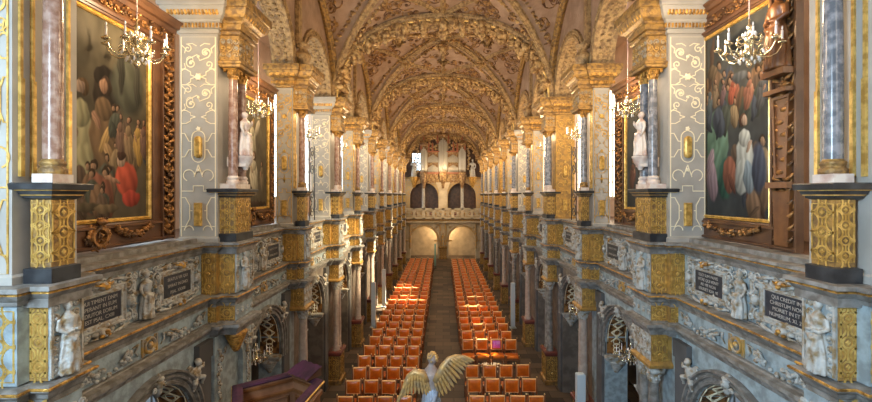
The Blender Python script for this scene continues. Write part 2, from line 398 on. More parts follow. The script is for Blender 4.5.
# ---- gallery arches wall (between piers, above capitals)
for s in (-1, 1):
    w = struct('wall_%s_upper' % SIDE[s], None)
    for k in range(0, NP+1):
        y0 = YK[k]+.31; y1 = YK[k+1]+.31 if k < NP else YEND+.6
        ya, yb = YK[k]+.62, (YK[k+1] if k < NP else YEND)
        yc = (ya+yb)/2; r = (yb-ya)/2; zs = 8.75; zt = 11.9
        b = M(); n = 18
        for X in (3.46, 3.9):
            b.add([(X,y0,zs),(X,ya,zs),(X,ya,zt),(X,y0,zt)], [(0,1,2,3)]); b.add([(X,yb,zs),(X,y1,zs),(X,y1,zt),(X,yb,zt)], [(0,1,2,3)])
            for i in range(n):
                a0, a1 = yc-r*cos(pi*i/n), yc-r*cos(pi*(i+1)/n); q0, q1 = zs+r*sin(pi*i/n), zs+r*sin(pi*(i+1)/n)
                b.add([(X,a0,q0),(X,a1,q1),(X,a1,zt),(X,a0,zt)], [(0,1,2,3)])
        for i in range(n):
            a0, a1 = yc-r*cos(pi*i/n), yc-r*cos(pi*(i+1)/n); q0, q1 = zs+r*sin(pi*i/n), zs+r*sin(pi*(i+1)/n)
            b.add([(3.46,a0,q0),(3.46,a1,q1),(3.9,a1,q1),(3.9,a0,q0)], [(0,1,2,3)])
        me = b.mesh('clerestory_wall', s); me.materials.append(MT['vault']); struct('clerestory_wall', me, w)
        b = M(); b.f = lambda a, bb, c: (3.46-c, a, bb)
        path = [(yc-r*cos(pi*i/24), zs+r*sin(pi*i/24)) for i in range(25)]
        b.sweep(path, [(-.02,-.46),(-.02,-.40),(-.01,-.38),(-.01,-.1),(-.03,-.08),(-.03,0),(-.03,.05),(.03,.06),(.04,.03),(.12,.03),(.13,.06),(.17,.06),(.18,0)], False, True)
        b.f = None
        for i in range(1, 30):
            th = pi*i/30; rr = r-.015
            for q, xx in enumerate((3.60, 3.76)):
                b.blob((xx, yc-rr*cos(th), zs+rr*sin(th)), (.05,.03,.03), 6, 4)
            b.blob((3.43, yc-(r+.08)*cos(th), zs+(r+.08)*sin(th)), (.025,.035,.035), 6, 4)
        me = b.mesh('gallery_arch_moulding', s); me.materials.append(MT['vrib']); struct('gallery_arch_moulding', me, w)

# ---- vault
W = 3.44; L = 3.25; H1 = 2.62; Z0 = 8.75
def prof_(t, n=2.35, m=2.0): t = min(1, abs(t)); return (1-t**n)**(1/m)
def vz(x, y):                        # y relative to the centre of the double bay
    z1 = H1*prof_(x/W); z2 = (H1+.25)*prof_(y/L, 2.0)
    return Z0 + max(z1, z2) + .30*(1-(x/W)**2)*(1-(y/L)**2)
def vnorm(x, y):
    e = .03; dx = (vz(x+e, y)-vz(x-e, y))/(2*e); dy = (vz(x, y+e)-vz(x, y-e))/(2*e)
    n = Vector((dx, dy, -1)); return n.normalized()
def build_web(b):
    n, m = 56, 56; vs = []
    for i in range(n+1):
        x = W*sin(pi/2*(-1+2*i/n))
        for j in range(m+1):
            y = L*sin(pi/2*(-1+2*j/m)); vs.append((x, y, vz(x, y)))
    b.add(vs, [(i*(m+1)+j, (i+1)*(m+1)+j, (i+1)*(m+1)+j+1, i*(m+1)+j+1) for i in range(n) for j in range(m)], True)
def onv(x, y, d):
    n = vnorm(x, y); return (x+n.x*d, y+n.y*d, vz(x, y)+n.z*d)
def ribsweep(b, xy, prof, dn=0):     # rib following the web; prof in (sideways, depth)
    P = [Vector((x, y, vz(x, y))) for x, y in xy]; vs = []; m = len(prof)
    for i, p in enumerate(P):
        t = (P[min(i+1,len(P)-1)]-P[max(i-1,0)]).normalized()
        ref = Vector((-p.x*.6, 0, -1)) if abs(p.x) > .01 else Vector((0,0,-1))
        ref = Vector((-p.x*1.0, -p.y*.0, -(p.z-Z0)-.6)).normalized()
        side = t.cross(ref).normalized(); nn = side.cross(t).normalized()
        if nn.dot(ref) < 0: nn = -nn
        for a, d in prof: vs.append(tuple(p + side*a + nn*d))
    b.add(vs, [(i*m+k, (i+1)*m+k, (i+1)*m+k+1, i*m+k+1) for i in range(len(P)-1) for k in range(m-1)], False)
    return P
def leaf(b, p, d, up, size, r):
    """stucco leaf: lobed teardrop hanging from p towards d"""
    d = Vector(d).normalized(); side = d.cross(Vector(up))
    side = side.normalized() if side.length > 1e-5 else d.orthogonal().normalized(); nrm = side.cross(d)
    Rm = Matrix((side, nrm, d)).transposed()
    q = Vector(p)
    b.blob(q + d*size*.35, (r, r*.55, size*.5), 6, 4, Rm)
    b.blob(q + d*size*.2 + side*r*.8, (r*.55, r*.45, size*.28), 5, 4, Rm)
    b.blob(q + d*size*.2 - side*r*.8, (r*.55, r*.45, size*.28), 5, 4, Rm)
RIBP = [(-.12,-.02),(-.12,.04),(-.085,.06),(-.07,.09),(-.04,.10),(-.03,.14),(.03,.14),(.04,.10),(.07,.09),(.085,.06),(.12,.04),(.12,-.02)]
def lin(a, b_, n=40, e=0): return [(a[0]+(b_[0]-a[0])*(1-cos(pi*i/n))/2, a[1]+(b_[1]-a[1])*(1-cos(pi*i/n))/2) for i in range(n+1)]
def build_diag(b):
    for sx in (-1, 1):
        for sy in (-1, 1):
            ribsweep(b, lin((sx*W*.985, sy*L*.985), (0, 0)), RIBP)
def build_tierc(b):
    pr = [(a*.7, d*.7) for a, d in RIBP]
    for sy in (-1, 1):
        for sx in (-1, 1):
            ribsweep(b, lin((0, sy*L*.97), (sx*W*.46, sy*L*.47), 14), pr)
            ribsweep(b, lin((sx*W*.97, 0), (sx*W*.47, sy*L*.46), 14), pr)
    ribsweep(b, lin((0, -L), (0, L), 30), pr)
def build_wallrib(b, s=1):
    pr = [(-.10,-.3),(-.10,.05),(-.07,.08),(-.04,.08),(-.02,.11),(.02,.11),(.04,.08),(.07,.08),(.10,.05),(.10,-.3)]
    for sx in (-1, 1): ribsweep(b, [(sx*W*.975, L*sin(pi/2*(-1+2*i/48))) for i in range(49)], pr)
def build_ornament(b):
    R = random.Random(3)
    for sx in (-1, 1):
        for sy in (-1, 1):
            for i in range(34):
                t = (i+.5)/34; t = (1-cos(pi*t))/2 if False else t
                for sd in (-1, 1):
                    x, y = sx*W*(1-t)+sd*sy*.17, sy*L*(1-t)-sd*sx*.17
                    if abs(x) > W*.96 or abs(y) > L*.98: continue
                    n = vnorm(x, y); p = onv(x, y, .03)
                    leaf(b, p, n*.6+Vector((R.uniform(-.5,.5),R.uniform(-.5,.5),-.3)), (0,1,.1), R.uniform(.1,.17), R.uniform(.045,.07))
            for (qx, qy) in ((.46,.47),(.0,.5),(.5,0)):
                x, y = sx*W*qx, sy*L*qy; n = vnorm(x+.01, y+.01)
                leaf(b, onv(x, y, .08), (0,0,-1), (0,1,0), .3, .12)
                for q in range(7):
                    a = 2*pi*q/7; leaf(b, onv(x+.16*cos(a), y+.16*sin(a), .06), (cos(a),sin(a),-.7), (0,.3,1), .18, .06)
    b.lathe([(0,11.0),(.05,11.05),(.09,11.16),(.05,11.25),(.12,11.32),(.2,11.45),(.12,11.6),(.1,11.9)], 0, 0, 10)
    for q in range(10):
        a = 2*pi*q/10; leaf(b, (.2*cos(a), .2*sin(a), 11.6), (cos(a),sin(a),-.5), (0,.3,1), .25, .08)
def build_scrolls(b):
    R = random.Random(5)
    cells = []
    for sx in (-1, 1):
        for sy in (-1, 1):
            cells += [(sx*.80,sy*.30,.5,0),(sx*.62,sy*.22,.34,1),(sx*.90,sy*.5,.36,1),(sx*.93,sy*.72,.24,0),(sx*.72,sy*.42,.26,1),(sx*.85,sy*.1,.3,1),
                      (sx*.30,sy*.80,.4,0),(sx*.22,sy*.62,.3,1),(sx*.5,sy*.9,.3,1),(sx*.68,sy*.93,.22,0),(sx*.12,sy*.85,.25,1),(sx*.42,sy*.70,.26,1),(sx*.3,sy*.12,.3,1),(sx*.12,sy*.3,.3,0)]
    for (u, v, r, q) in cells:
        for h in range(6):
            pts = []; st = R.uniform(0, 6.3); dr = 1 if (q+h) % 2 else -1; ou, ov = R.uniform(-.38,.38), R.uniform(-.38,.38)
            for i in range(16):
                t = i/15; a = st+dr*t*1.3*2*pi; rr = r*(.75-.2*(h % 3))*(1-t)**.8
                x = u*W+ou+rr*cos(a); y = v*L+ov+rr*sin(a)
                if abs(x) > W*.985 or abs(y) > L*.985: x = max(-W*.98, min(W*.98, x)); y = max(-L*.98, min(L*.98, y))
                pts.append(onv(x, y, .015))
            b.tube(pts, [.022*(1-.4*i/15) for i in range(16)], 4)
            p = onv(max(-W*.97,min(W*.97,u*W+ou)), max(-L*.97,min(L*.97,v*L+ov)), .02); b.blob(p, .05, 6, 4)
def build_trans(b):                  # transverse arch rib at y=0 of its own frame
    pr = [(-.30,.0),(-.30,.07),(-.26,.10),(-.24,.16),(-.20,.17),(-.18,.13),(.18,.13),(.20,.17),(.24,.16),(.26,.10),(.30,.07),(.30,0)]
    n = 60; vs = []; m = len(pr)
    for i in range(n+1):
        x = (W-.0)*sin(pi/2*(-1+2*i/n)); z = Z0+H1*prof_(x/W); 
        d = Vector((-x*.75, 0, -(z-Z0)-.4)).normalized()
        for a, dd in pr: vs.append((x+d.x*dd, a, z+d.z*dd))
    b.add(vs, [(i*m+k, (i+1)*m+k, (i+1)*m+k+1, i*m+k+1) for i in range(n) for k in range(m-1)])
def build_trans_gilt(b):             # bright roll along both edges
    n = 60
    for yy in (-.225, .225):
        pts = []
        for i in range(n+1):
            x = W*sin(pi/2*(-1+2*i/n)); z = Z0+H1*prof_(x/W); d = Vector((-x*.75, 0, -(z-Z0)-.4)).normalized()
            pts.append((x+d.x*.185, yy, z+d.z*.185))
        b.tube(pts, .034, 6)
def build_trans_leaf(b):
    R = random.Random(11); n = 34
    for i in range(n+1):
        ph = -1+2*i/n; x = W*.985*sin(pi/2*ph*.97); z = Z0+H1*prof_(x/W); d = Vector((-x*.75, 0, -(z-Z0)-.4)).normalized()
        for yy, sz in ((-.24,.26),(-.12,.38),(.02,.42),(.16,.36)):
            big = 1.2 if i % 3 == 0 else .8
            p = (x+d.x*.13+R.uniform(-.03,.03), yy+R.uniform(-.03,.03), z+d.z*.13)
            leaf(b, p, d+Vector((R.uniform(-.35,.35), R.uniform(-.5,.3), -.5)), (0,1,.01), sz*big*R.uniform(.8,1.15), .11*big)
    for (x, r) in ((0,.21),(-1.2,.16),(1.2,.16),(-.6,.15),(.6,.15),(-1.75,.15),(1.75,.15),(-2.3,.14),(2.3,.14),(-2.75,.12),(2.75,.12)):      # cherub heads with wings
        z = Z0+H1*prof_(x/W)-.34
        b.blob((x,-.2,z), (r*.75,r*.7,r), 10, 8)
        for sg in (-1, 1):
            for q in range(3): leaf(b, (x+sg*r*.5,-.18,z+.02), (sg,0,.45-.4*q), (0,1,0), r*2.1, r*.35)
        leaf(b, (x,-.16,z-r*.6), (0,0,-1), (0,1,0), r*2.0, r*.6)
ceil = struct('ceiling', None)
for j in range(6):
    yc = 6.5*j+3.25+.31
    for nm, fn, mt in (('vault_web', build_web, 'vault'), ('diagonal_rib', build_diag, 'vrib'), ('net_rib', build_tierc, 'vrib'), ('wall_rib', build_wallrib, 'goldd'),
                       ('rib_foliage', build_ornament, 'vorn'), ('arabesque_stucco', build_scrolls, 'vscroll')):
        if j == 0 and nm in ('rib_foliage', 'arabesque_stucco'): continue
        struct(nm, geo(nm, 1, fn, (0,0,0), mt), ceil, (0, yc, 0))
    if j: 
        for nm, fn, mt in (('transverse_arch', build_trans, 'vrib'), ('transverse_arch_gilt_roll', build_trans_gilt, 'gline'), ('transverse_arch_foliage', build_trans_leaf, 'vorn')):
            struct(nm, geo(nm, 1, fn, (0,0,0), mt), ceil, (0, 6.5*j+.31, 0))
for nm, fn, mt in (('transverse_arch', build_trans, 'vrib'), ('transverse_arch_foliage', build_trans_leaf, 'vorn')):
    struct(nm, geo(nm, 1, fn, (0,0,0), mt), ceil, (0, 39.2, 0))
# ------------------------------------------------------------------ strapwork drawn as raised strips
def ring_chain(b, w, h, c, unit=None, lw=.012):
    """chain of rings and lozenges, centred on a=0, b from 0 to h"""
    n = max(1, round(h/(unit or w*1.5))); u = h/n
    b.ribbon([(-w/2+lw,lw),(-w/2+lw,h-lw),(w/2-lw,h-lw),(w/2-lw,lw)], lw, c, .004, True)
    for i in range(n):
        y = (i+.5)*u; r = min(w*.30, u*.30)
        b.ribbon(arcp(0, y, r, 0, 2*pi*11/12, 12), lw, c, .004, True)
        b.disc(0, y, r*.45, c-.002, .006, 8, 4)
        b.ribbon([(-w/2+lw*2,y),(-r,y)], lw, c); b.ribbon([(r,y),(w/2-lw*2,y)], lw, c)
        for sy in (-1, 1):
            yy = y+sy*u/2
            b.ribbon([(0,y+sy*r),(0,yy)], lw, c)
            if sy > 0 or i == 0:
                for sx in (-1, 1): b.ribbon(arcp(sx*w/2, yy, w*.36, pi/2 if sx > 0 else -pi/2, pi*1.5 if sx > 0 else pi/2, 9), lw, c)
def strap_panel(b, w, h, c, lw=.015):
    """the big arabesque of the gallery piers: frame, paired scrolls, octagon knots, rosettes"""
    e = w/2-.03
    def both(pts):
        b.ribbon(pts, lw, c); b.ribbon([(-x, y) for x, y in pts], lw, c)
    b.ribbon([(-e,.03),(-e,h-.03),(e,h-.03),(e,.03)], lw, c, .004, True)
    def knot(y, q=.3):
        both([(e,y+q),(e*.72,y+q),(e*.45,y+q*.62),(e*.45,y+q*.25),(e*.16,y+.0)])
        both([(e,y-q),(e*.72,y-q),(e*.45,y-q*.62),(e*.45,y-q*.25),(e*.16,y-.0)])
    def scrolls(y, d=1):
        for sg in (-1, 1):
            b.ribbon(spiral(sg*e*.62, y+sg*.12*d, .062, 1.2, sg*pi/2, sg, 16, .012), lw, c); b.ribbon(arcp(sg*e*.5, y-sg*.05, .05, 0, pi*1.3, 8), lw*.8, c)
            b.ribbon([(sg*e*.1,y+.16),(sg*e*.35,y+.2),(sg*e*.7,y+.19)], lw*.8, c)
        b.ribbon(spiral(-e*.42, y+.06*d, .085, 1.4, -pi/2, -1, 24, .015), lw*1.1, c)
        b.ribbon(spiral(e*.42, y-.1*d, .085, 1.4, pi/2, -1, 24, .015), lw*1.1, c)
        b.ribbon([(-e*.42,y+.06*d-.085),(-.02,y-.06),(.0,y)], lw, c); b.ribbon([(e*.42,y-.1*d+.085),(.02,y+.03),(0,y)], lw, c)
        b.disc(-e*.42, y+.06*d, .022, c, .006, 8); b.disc(e*.42, y-.1*d, .022, c, .006, 8); b.disc(0, y, .026, c, .008, 6)
        both([(e,y+.18),(e*.75,y+.12),(e*.8,y+.05)]) ; both([(e,y-.22),(e*.75,y-.17),(e*.82,y-.1)])
    y = h-.33
    scrolls(y); b.disc(0, y-.31, .055, c, .014, 20, 6); knot(y-.31, .12)
    scrolls(y-.62); knot(y-.92, .10); 
    b.disc(0, y-1.1, .035, c, .008, 10, 5)
    yo = 1.40 if h > 3 else h*.45                                              # frame of the oval boss
    b.ribbon(arcp(0, yo+.14, .1, 0, pi, 10)+arcp(0, yo-.14, .1, pi, 2*pi, 10), lw, c, .004, True)
    both([(e,yo+.2),(e*.8,yo+.2),(e*.55,yo+.08),(.1,yo+.08)]); both([(e,yo-.16),(e*.8,yo-.16),(e*.55,yo-.05),(.1,yo-.05)])
    both(arcp(e*.55, yo-.44, .085, pi*1.1, -pi*.4, 14)); b.disc(0, yo-.36, .03, c, .01, 10, 5); both([(.0,yo-.28),(e*.55-.08,yo-.46)])
    both([(e,.72),(e*.3,.72),(e*.3,.80),(0,.80)])
    both([(e,.62),(e*.75,.62),(e*.5,.50),(e*.5,.30),(e*.75,.18),(e,.18)])
    both([(e*.5,.42),(.09,.42)]); both(arcp(e*.55, .12, .07, 0, pi, 8))

def cap_prof(z):     # big moulded capital of the piers
    return [(0,z),(.035,z+.01),(.04,z+.045),(.015,z+.055),(.015,z+.075),(.05,z+.08),(.055,z+.16),(.075,z+.17),(.08,z+.20),(.10,z+.21),(.14,z+.235),(.17,z+.28),(.185,z+.33),(.19,z+.36),(.215,z+.37),(.22,z+.40),(.215,z+.46),(.215,z+.50),(0,z+.50)]
def pier_shaft(b, odd):
    x0, x1 = (3.44, 3.82) if odd else (3.44, 4.02)
    b.box(x0, 0, 5.08, x1, .6, 8.3)
    b.sweep(rect(x0, 0, x1, .6), [(0,5.08),(.02,5.08),(.02,5.14),(0,5.16)], True)
def pier_capital(b, odd):
    x0, x1 = (3.44, 3.82) if odd else (3.44, 4.02)
    b.sweep(rect(x0, 0, x1, .6), cap_prof(8.25), True, True)
def pier_entab(b, odd):
    b.sweep(rect(3.14, .06, 3.46, .56), cap_prof(8.25), True, True)
def pier_carving(b, odd):
    x0, x1 = (3.44, 3.82) if odd else (3.44, 4.02)
    n = 15                                                     # leaves round the torus + dentil teeth
    for i in range(n):
        x = x0-.1+(x1-x0+.2)*(i+.5)/n
        b.blob((x, -.155, 8.55), (.035,.03,.07), 6, 4); b.box(x-.012, -.075, 8.335, x+.012, -.04, 8.40)
    for i in range(9):
        y = -.1+.75*i/9
        b.blob((2.99, y+.05, 8.55), (.03,.035,.07), 6, 4)
def pier_strap(b, odd):
    x0, x1 = (3.44, 3.82) if odd else (3.44, 4.02)
    b.f = lambda a, bb, c: ((x0+x1)/2+a, -c, 5.14+bb)
    strap_panel(b, x1-x0, 3.1, .008)
    b.f = None
def pier_boss(b, odd):
    xm = 3.63 if odd else 3.73
    b.f = lambda a, bb, c: (xm+a, -c, 5.14+bb)
    b.sweep([(-.045,.2),(-.045,.53),(.045,.53),(.045,.2)], [(.012,0),(.012,.03),(0,.045)], True, True)
    b.f = None
def pier_oval(b, odd):
    xm = 3.63 if odd else 3.73
    b.f = lambda a, bb, c: (xm+a, -c, 5.14+bb)
    pts = arcp(0, 1.5, .045, pi, 0, 8)+arcp(0, 1.28, .045, 0, -pi, 8)
    b.sweep(pts, [(.012,0),(.012,.03),(-.01,.05)], True, True)
    b.f = None
def pier_block(b, odd):      # frieze block over the columns
    b.box(3.14, .06, 7.86, 3.44, .56, 8.26)
    b.sweep(rect(3.14,.06,3.44,.56), [(.0,7.76),(.03,7.77),(.035,7.81),(.05,7.82),(.05,7.85),(.01,7.87)], True, True)
def block_carve(b, odd):
    b.f = lambda a, bb, c: (3.29+a, .06-c, bb)
    for i in range(3):
        for j in range(3): b.relscroll(-.1+.1*i, 7.96+.1*j, 0, .045, 1.3, i*2+j, (-1)**(i+j), .012)
    b.f = lambda a, bb, c: (3.14-c, a, bb)
    for i in range(5):
        for j in range(3): b.relscroll(.11+.1*i, 7.96+.1*j, 0, .045, 1.3, i*2+j, (-1)**(i+j), .012)
    b.f = None
def fillets(b, odd):
    for y in (.06,.16,.50): b.box(3.42, y-.013, 5.95, 3.45, y+.013, 8.2); b.box(3.41, y-.017, 5.95, 3.425, y+.017, 6.75)
def ped_die(b, odd):
    y0, y1 = (.08,.30) if odd else (.06,.58)
    b.box(3.2, y0, 5.2, 3.37 if odd else 3.5, y1, 5.80)
def ped_strap(b, odd):
    y0, y1 = (.08,.30) if odd else (.06,.58)
    xc, ww = (3.285, .16) if odd else (3.32, .24)
    b.f = lambda a, bb, c: (xc+a, y0-c, 5.24+bb); ring_chain(b, ww, .5, .006, .14, .012)
    b.f = lambda a, bb, c: (3.2-c, (y0+y1)/2+a, 5.24+bb)
    if odd: ring_chain(b, .23, .5, .006, .17, .014)
    else:
        b.f = lambda a, bb, c: (3.2-c, y0+.13+a, 5.24+bb); ring_chain(b, .25, .5, .006, .17, .014)
        b.f = lambda a, bb, c: (3.2-c, y1-.13+a, 5.24+bb); ring_chain(b, .25, .5, .006, .17, .014)
    b.f = None
def ped_cap(b, odd):
    y0, y1 = (.08,.30) if odd else (.06,.58)
    b.sweep(rect(3.2, y0, 3.37 if odd else 3.5, y1), [(0,5.76),(.03,5.775),(.035,5.80),(.05,5.805),(.06,5.84),(.09,5.845),(.095,5.89),(.08,5.9),(0,5.9)], True, True)
def ped_gilt(b, odd):
    y0, y1 = (.08,.30) if odd else (.06,.58)
    for z, o in ((5.80,.037),(5.84,.062)): b.sweep(rect(3.2, y0, 3.37 if odd else 3.5, y1), [(o,z-.006),(o+.006,z-.003),(o+.006,z+.003),(o,z+.006)], True)
def ped_base(b, odd):
    y0, y1 = (.08,.30) if odd else (.06,.58)
    b.sweep(rect(3.2, y0, 3.37 if odd else 3.5, y1), [(.03,5.08),(.03,5.2),(0,5.21)], True, True)
ONLY = [None]
def cols(odd):
    q = [(3.285,.19)] if odd else [(3.29,.18),(3.29,.46)]
    return q if ONLY[0] is None else [q[ONLY[0]]]
def col_shaft(b, odd):
    for x, y in cols(odd):
        r = .070 if odd else .070
        b.lathe([(r,6.1),(r*1.02,6.4),(r,7.0),(r*.9,7.6)], x, y, 18)
def col_plinth(b, odd):
    y0, y1 = (.08,.30) if odd else (.06,.58)
    b.box(3.20, y0+.01, 5.9, 3.37 if odd else 3.45, y1-.01, 5.975)
def col_base(b, odd):
    for x, y in cols(odd):
        r = .070 if odd else .070
        b.lathe([(r*1.35,5.975),(r*1.4,5.99),(r*1.4,6.02),(r*1.2,6.03),(r*1.15,6.045),(r*1.28,6.055),(r*1.28,6.075),(r*1.05,6.09),(r,6.1)], x, y, 18)
def col_cap(b, odd, z=7.6, zt=7.77, cc=None, r=None):
    for x, y in (cc or cols(odd)):
        r_ = r or (.070 if odd else .070)
        b.lathe([(r_*.92,z),(r_*1.0,z+.012),(r_*.95,z+.03),(r_*1.05,z+.09),(r_*1.35,zt-.03)], x, y, 14)
        b.sweep(rect(x-r_*1.4,y-r_*1.4,x+r_*1.4,y+r_*1.4), [(0,zt-.03),(.01,zt-.02),(0,zt)], True, True)
        for ring, (zz, rr) in enumerate(((z+.03,1.0),(z+.08,1.08))):
            for i in range(8):
                a = 2*pi*(i+.5*ring)/8; b.blob((x+r_*rr*cos(a), y+r_*rr*sin(a), zz+.025), (.018,.018,.035), 5, 4)
        for sx in (-1,1):
            for sy in (-1,1): b.blob((x+sx*r_*1.25,y+sy*r_*1.25,zt-.05), (.024,.024,.024), 6, 4)
def lower_cols(odd):
    q = [(3.30,.30)] if odd else [(3.31,.19),(3.31,.49)]
    return q if ONLY[0] is None else [q[ONLY[0]]]
def low_shaft(b, odd):
    for x, y in lower_cols(odd):
        r = .105 if odd else .085
        b.lathe([(r*1.3,1.0),(r*1.3,1.05),(r*1.1,1.07),(r*1.2,1.09),(r*1.2,1.12),(r,1.15),(r*1.02,1.7),(r*.88,2.9)], x, y, 16)
def low_cap(b, odd):
    col_cap(b, odd, 2.88, 3.14, lower_cols(odd), .105 if odd else .085)
    for x, y in lower_cols(odd):
        for sy in (-1, 1):
            b.tube([(x-.10,y+sy*.10,3.07),(x+.1,y+sy*.10,3.07)], .045, 8)
def low_ped(b, odd):
    b.box(3.16, .03, .12, 3.52, .63, .88)
    b.sweep(rect(3.16,.03,3.52,.63), [(.05,0),(.05,.12),(.03,.14),(0,.15)], True, True)
def low_band(b, odd):
    b.sweep(rect(3.16,.03,3.52,.63), [(0,.86),(.03,.88),(.05,.92),(.05,.98),(.03,1.0),(0,1.0)], True, True)
def low_block(b, odd):
    b.box(3.2, .05, 3.24, 3.55, .62, 3.66)
    b.sweep(rect(3.2,.05,3.55,.62), [(0,3.14),(.045,3.145),(.05,3.19),(.03,3.215),(0,3.24)], True, True)
def strips(b, k):       # gilded ring-and-lozenge strapwork on the blocks
    xm, y1 = (3.35, .36) if k % 2 else (3.44, .62)
    for z, h in ((4.31,.59),(3.885,.2)):
        dx = dy = 0
        b.f = lambda a, bb, c: ((3.2+xm)/2+dx+a, .05+dy-c, z+bb); ring_chain(b, xm-3.2, h, .008, .2, .016)
        b.f = lambda a, bb, c: ((xm+3.66)/2+dx+a, -.05+dy-c, z+bb); ring_chain(b, 3.66-xm-.01, h, .008, .2, .016)
    b.f = None
def panels(b, k):
    xm, y1 = (3.35, .36) if k % 2 else (3.44, .62)
    for z, h in ((4.295,.62),(3.872,.228)):
        q = 0
        b.box(3.195-q, .045-q, z, xm+.01-q, y1+.005+q, z+h)
def face(b, k):          # carved pale stone face towards the nave
    xm, y1 = (3.35, .36) if k % 2 else (3.44, .62)
    for z, h in ((4.295,.62),(3.872,.228)):
        q = 0
        b.box(3.185-q, .05-q, z, 3.2-q, y1+q, z+h)
def face_carving(b, k):
    xm, y1 = (3.35, .36) if k % 2 else (3.44, .62); R = random.Random(k+3)
    b.f = lambda a, bb, c: (3.185-c, a, bb)
    for e in (.06, y1-.01): b.box(e-.012, 4.31, 0, e+.012, 4.9, .015)
    for i in range(7):
        for e in (.10, y1-.06): b.relscroll(e+R.uniform(-.01,.01), 4.36+i*.085, .0, .038, 1.2, i*2, (-1)**i, .012)
    b.f = lambda a, bb, c: (3.185-c, a, bb)
    for i in range(4): b.relscroll(.0+(y1+.05)*(i+.5)/4, 3.985, .0, .05, 1.2, i*2, (-1)**i, .013)
    b.f = None
def panels2(b, k):
    xm, y1 = (3.35, .46) if k % 2 else (3.44, .72)
    for z, h in ((4.295,.62),(3.872,.228)):
        q = 0
        b.box(xm-.005-q, -.055-q, z, 3.67-q, y1+.005+q, z+h)
def low_face(b, odd):
    b.box(3.188, .055, 3.245, 3.2, .615, 3.655); R = random.Random(5)
    b.f = lambda a, bb, c: (3.188-c, a, bb)
    for i in range(5):
        for j in range(2): b.relscroll(.11+.11*i, 3.35+.2*j, 0, .05, 1.3, i*2+j, (-1)**(i+j), .013)
    b.f = None
def lstrips(b, k):
    b.f = lambda a, bb, c: (3.33+a, .05-c, 3.25+bb); ring_chain(b, .25, .38, .008, .2, .014)
    b.f = lambda a, bb, c: (3.34+a, .03-c, .17+bb); ring_chain(b, .3, .68, .008, .3, .016)
    b.f = lambda a, bb, c: (3.16-c, .33+a, .17+bb); ring_chain(b, .56, .68, .008, .3, .02)
    b.f = None
def vase(b, odd):
    b.sweep(rect(3.16,.1,3.46,.5), [(-.03,8.75),(-.03,8.82),(.0,8.84)], True, True)
    b.lathe([(.10,8.82),(.13,8.86),(.17,8.98),(.19,9.06),(.15,9.14),(.1,9.2),(.1,9.24),(.16,9.28),(.17,9.33)], 3.3, .3, 14)
    b.box(3.28, .16, 9.33, 3.5, .44, 9.40)
    b.box(3.36, .2, 9.4, 3.5, .4, 11.2)

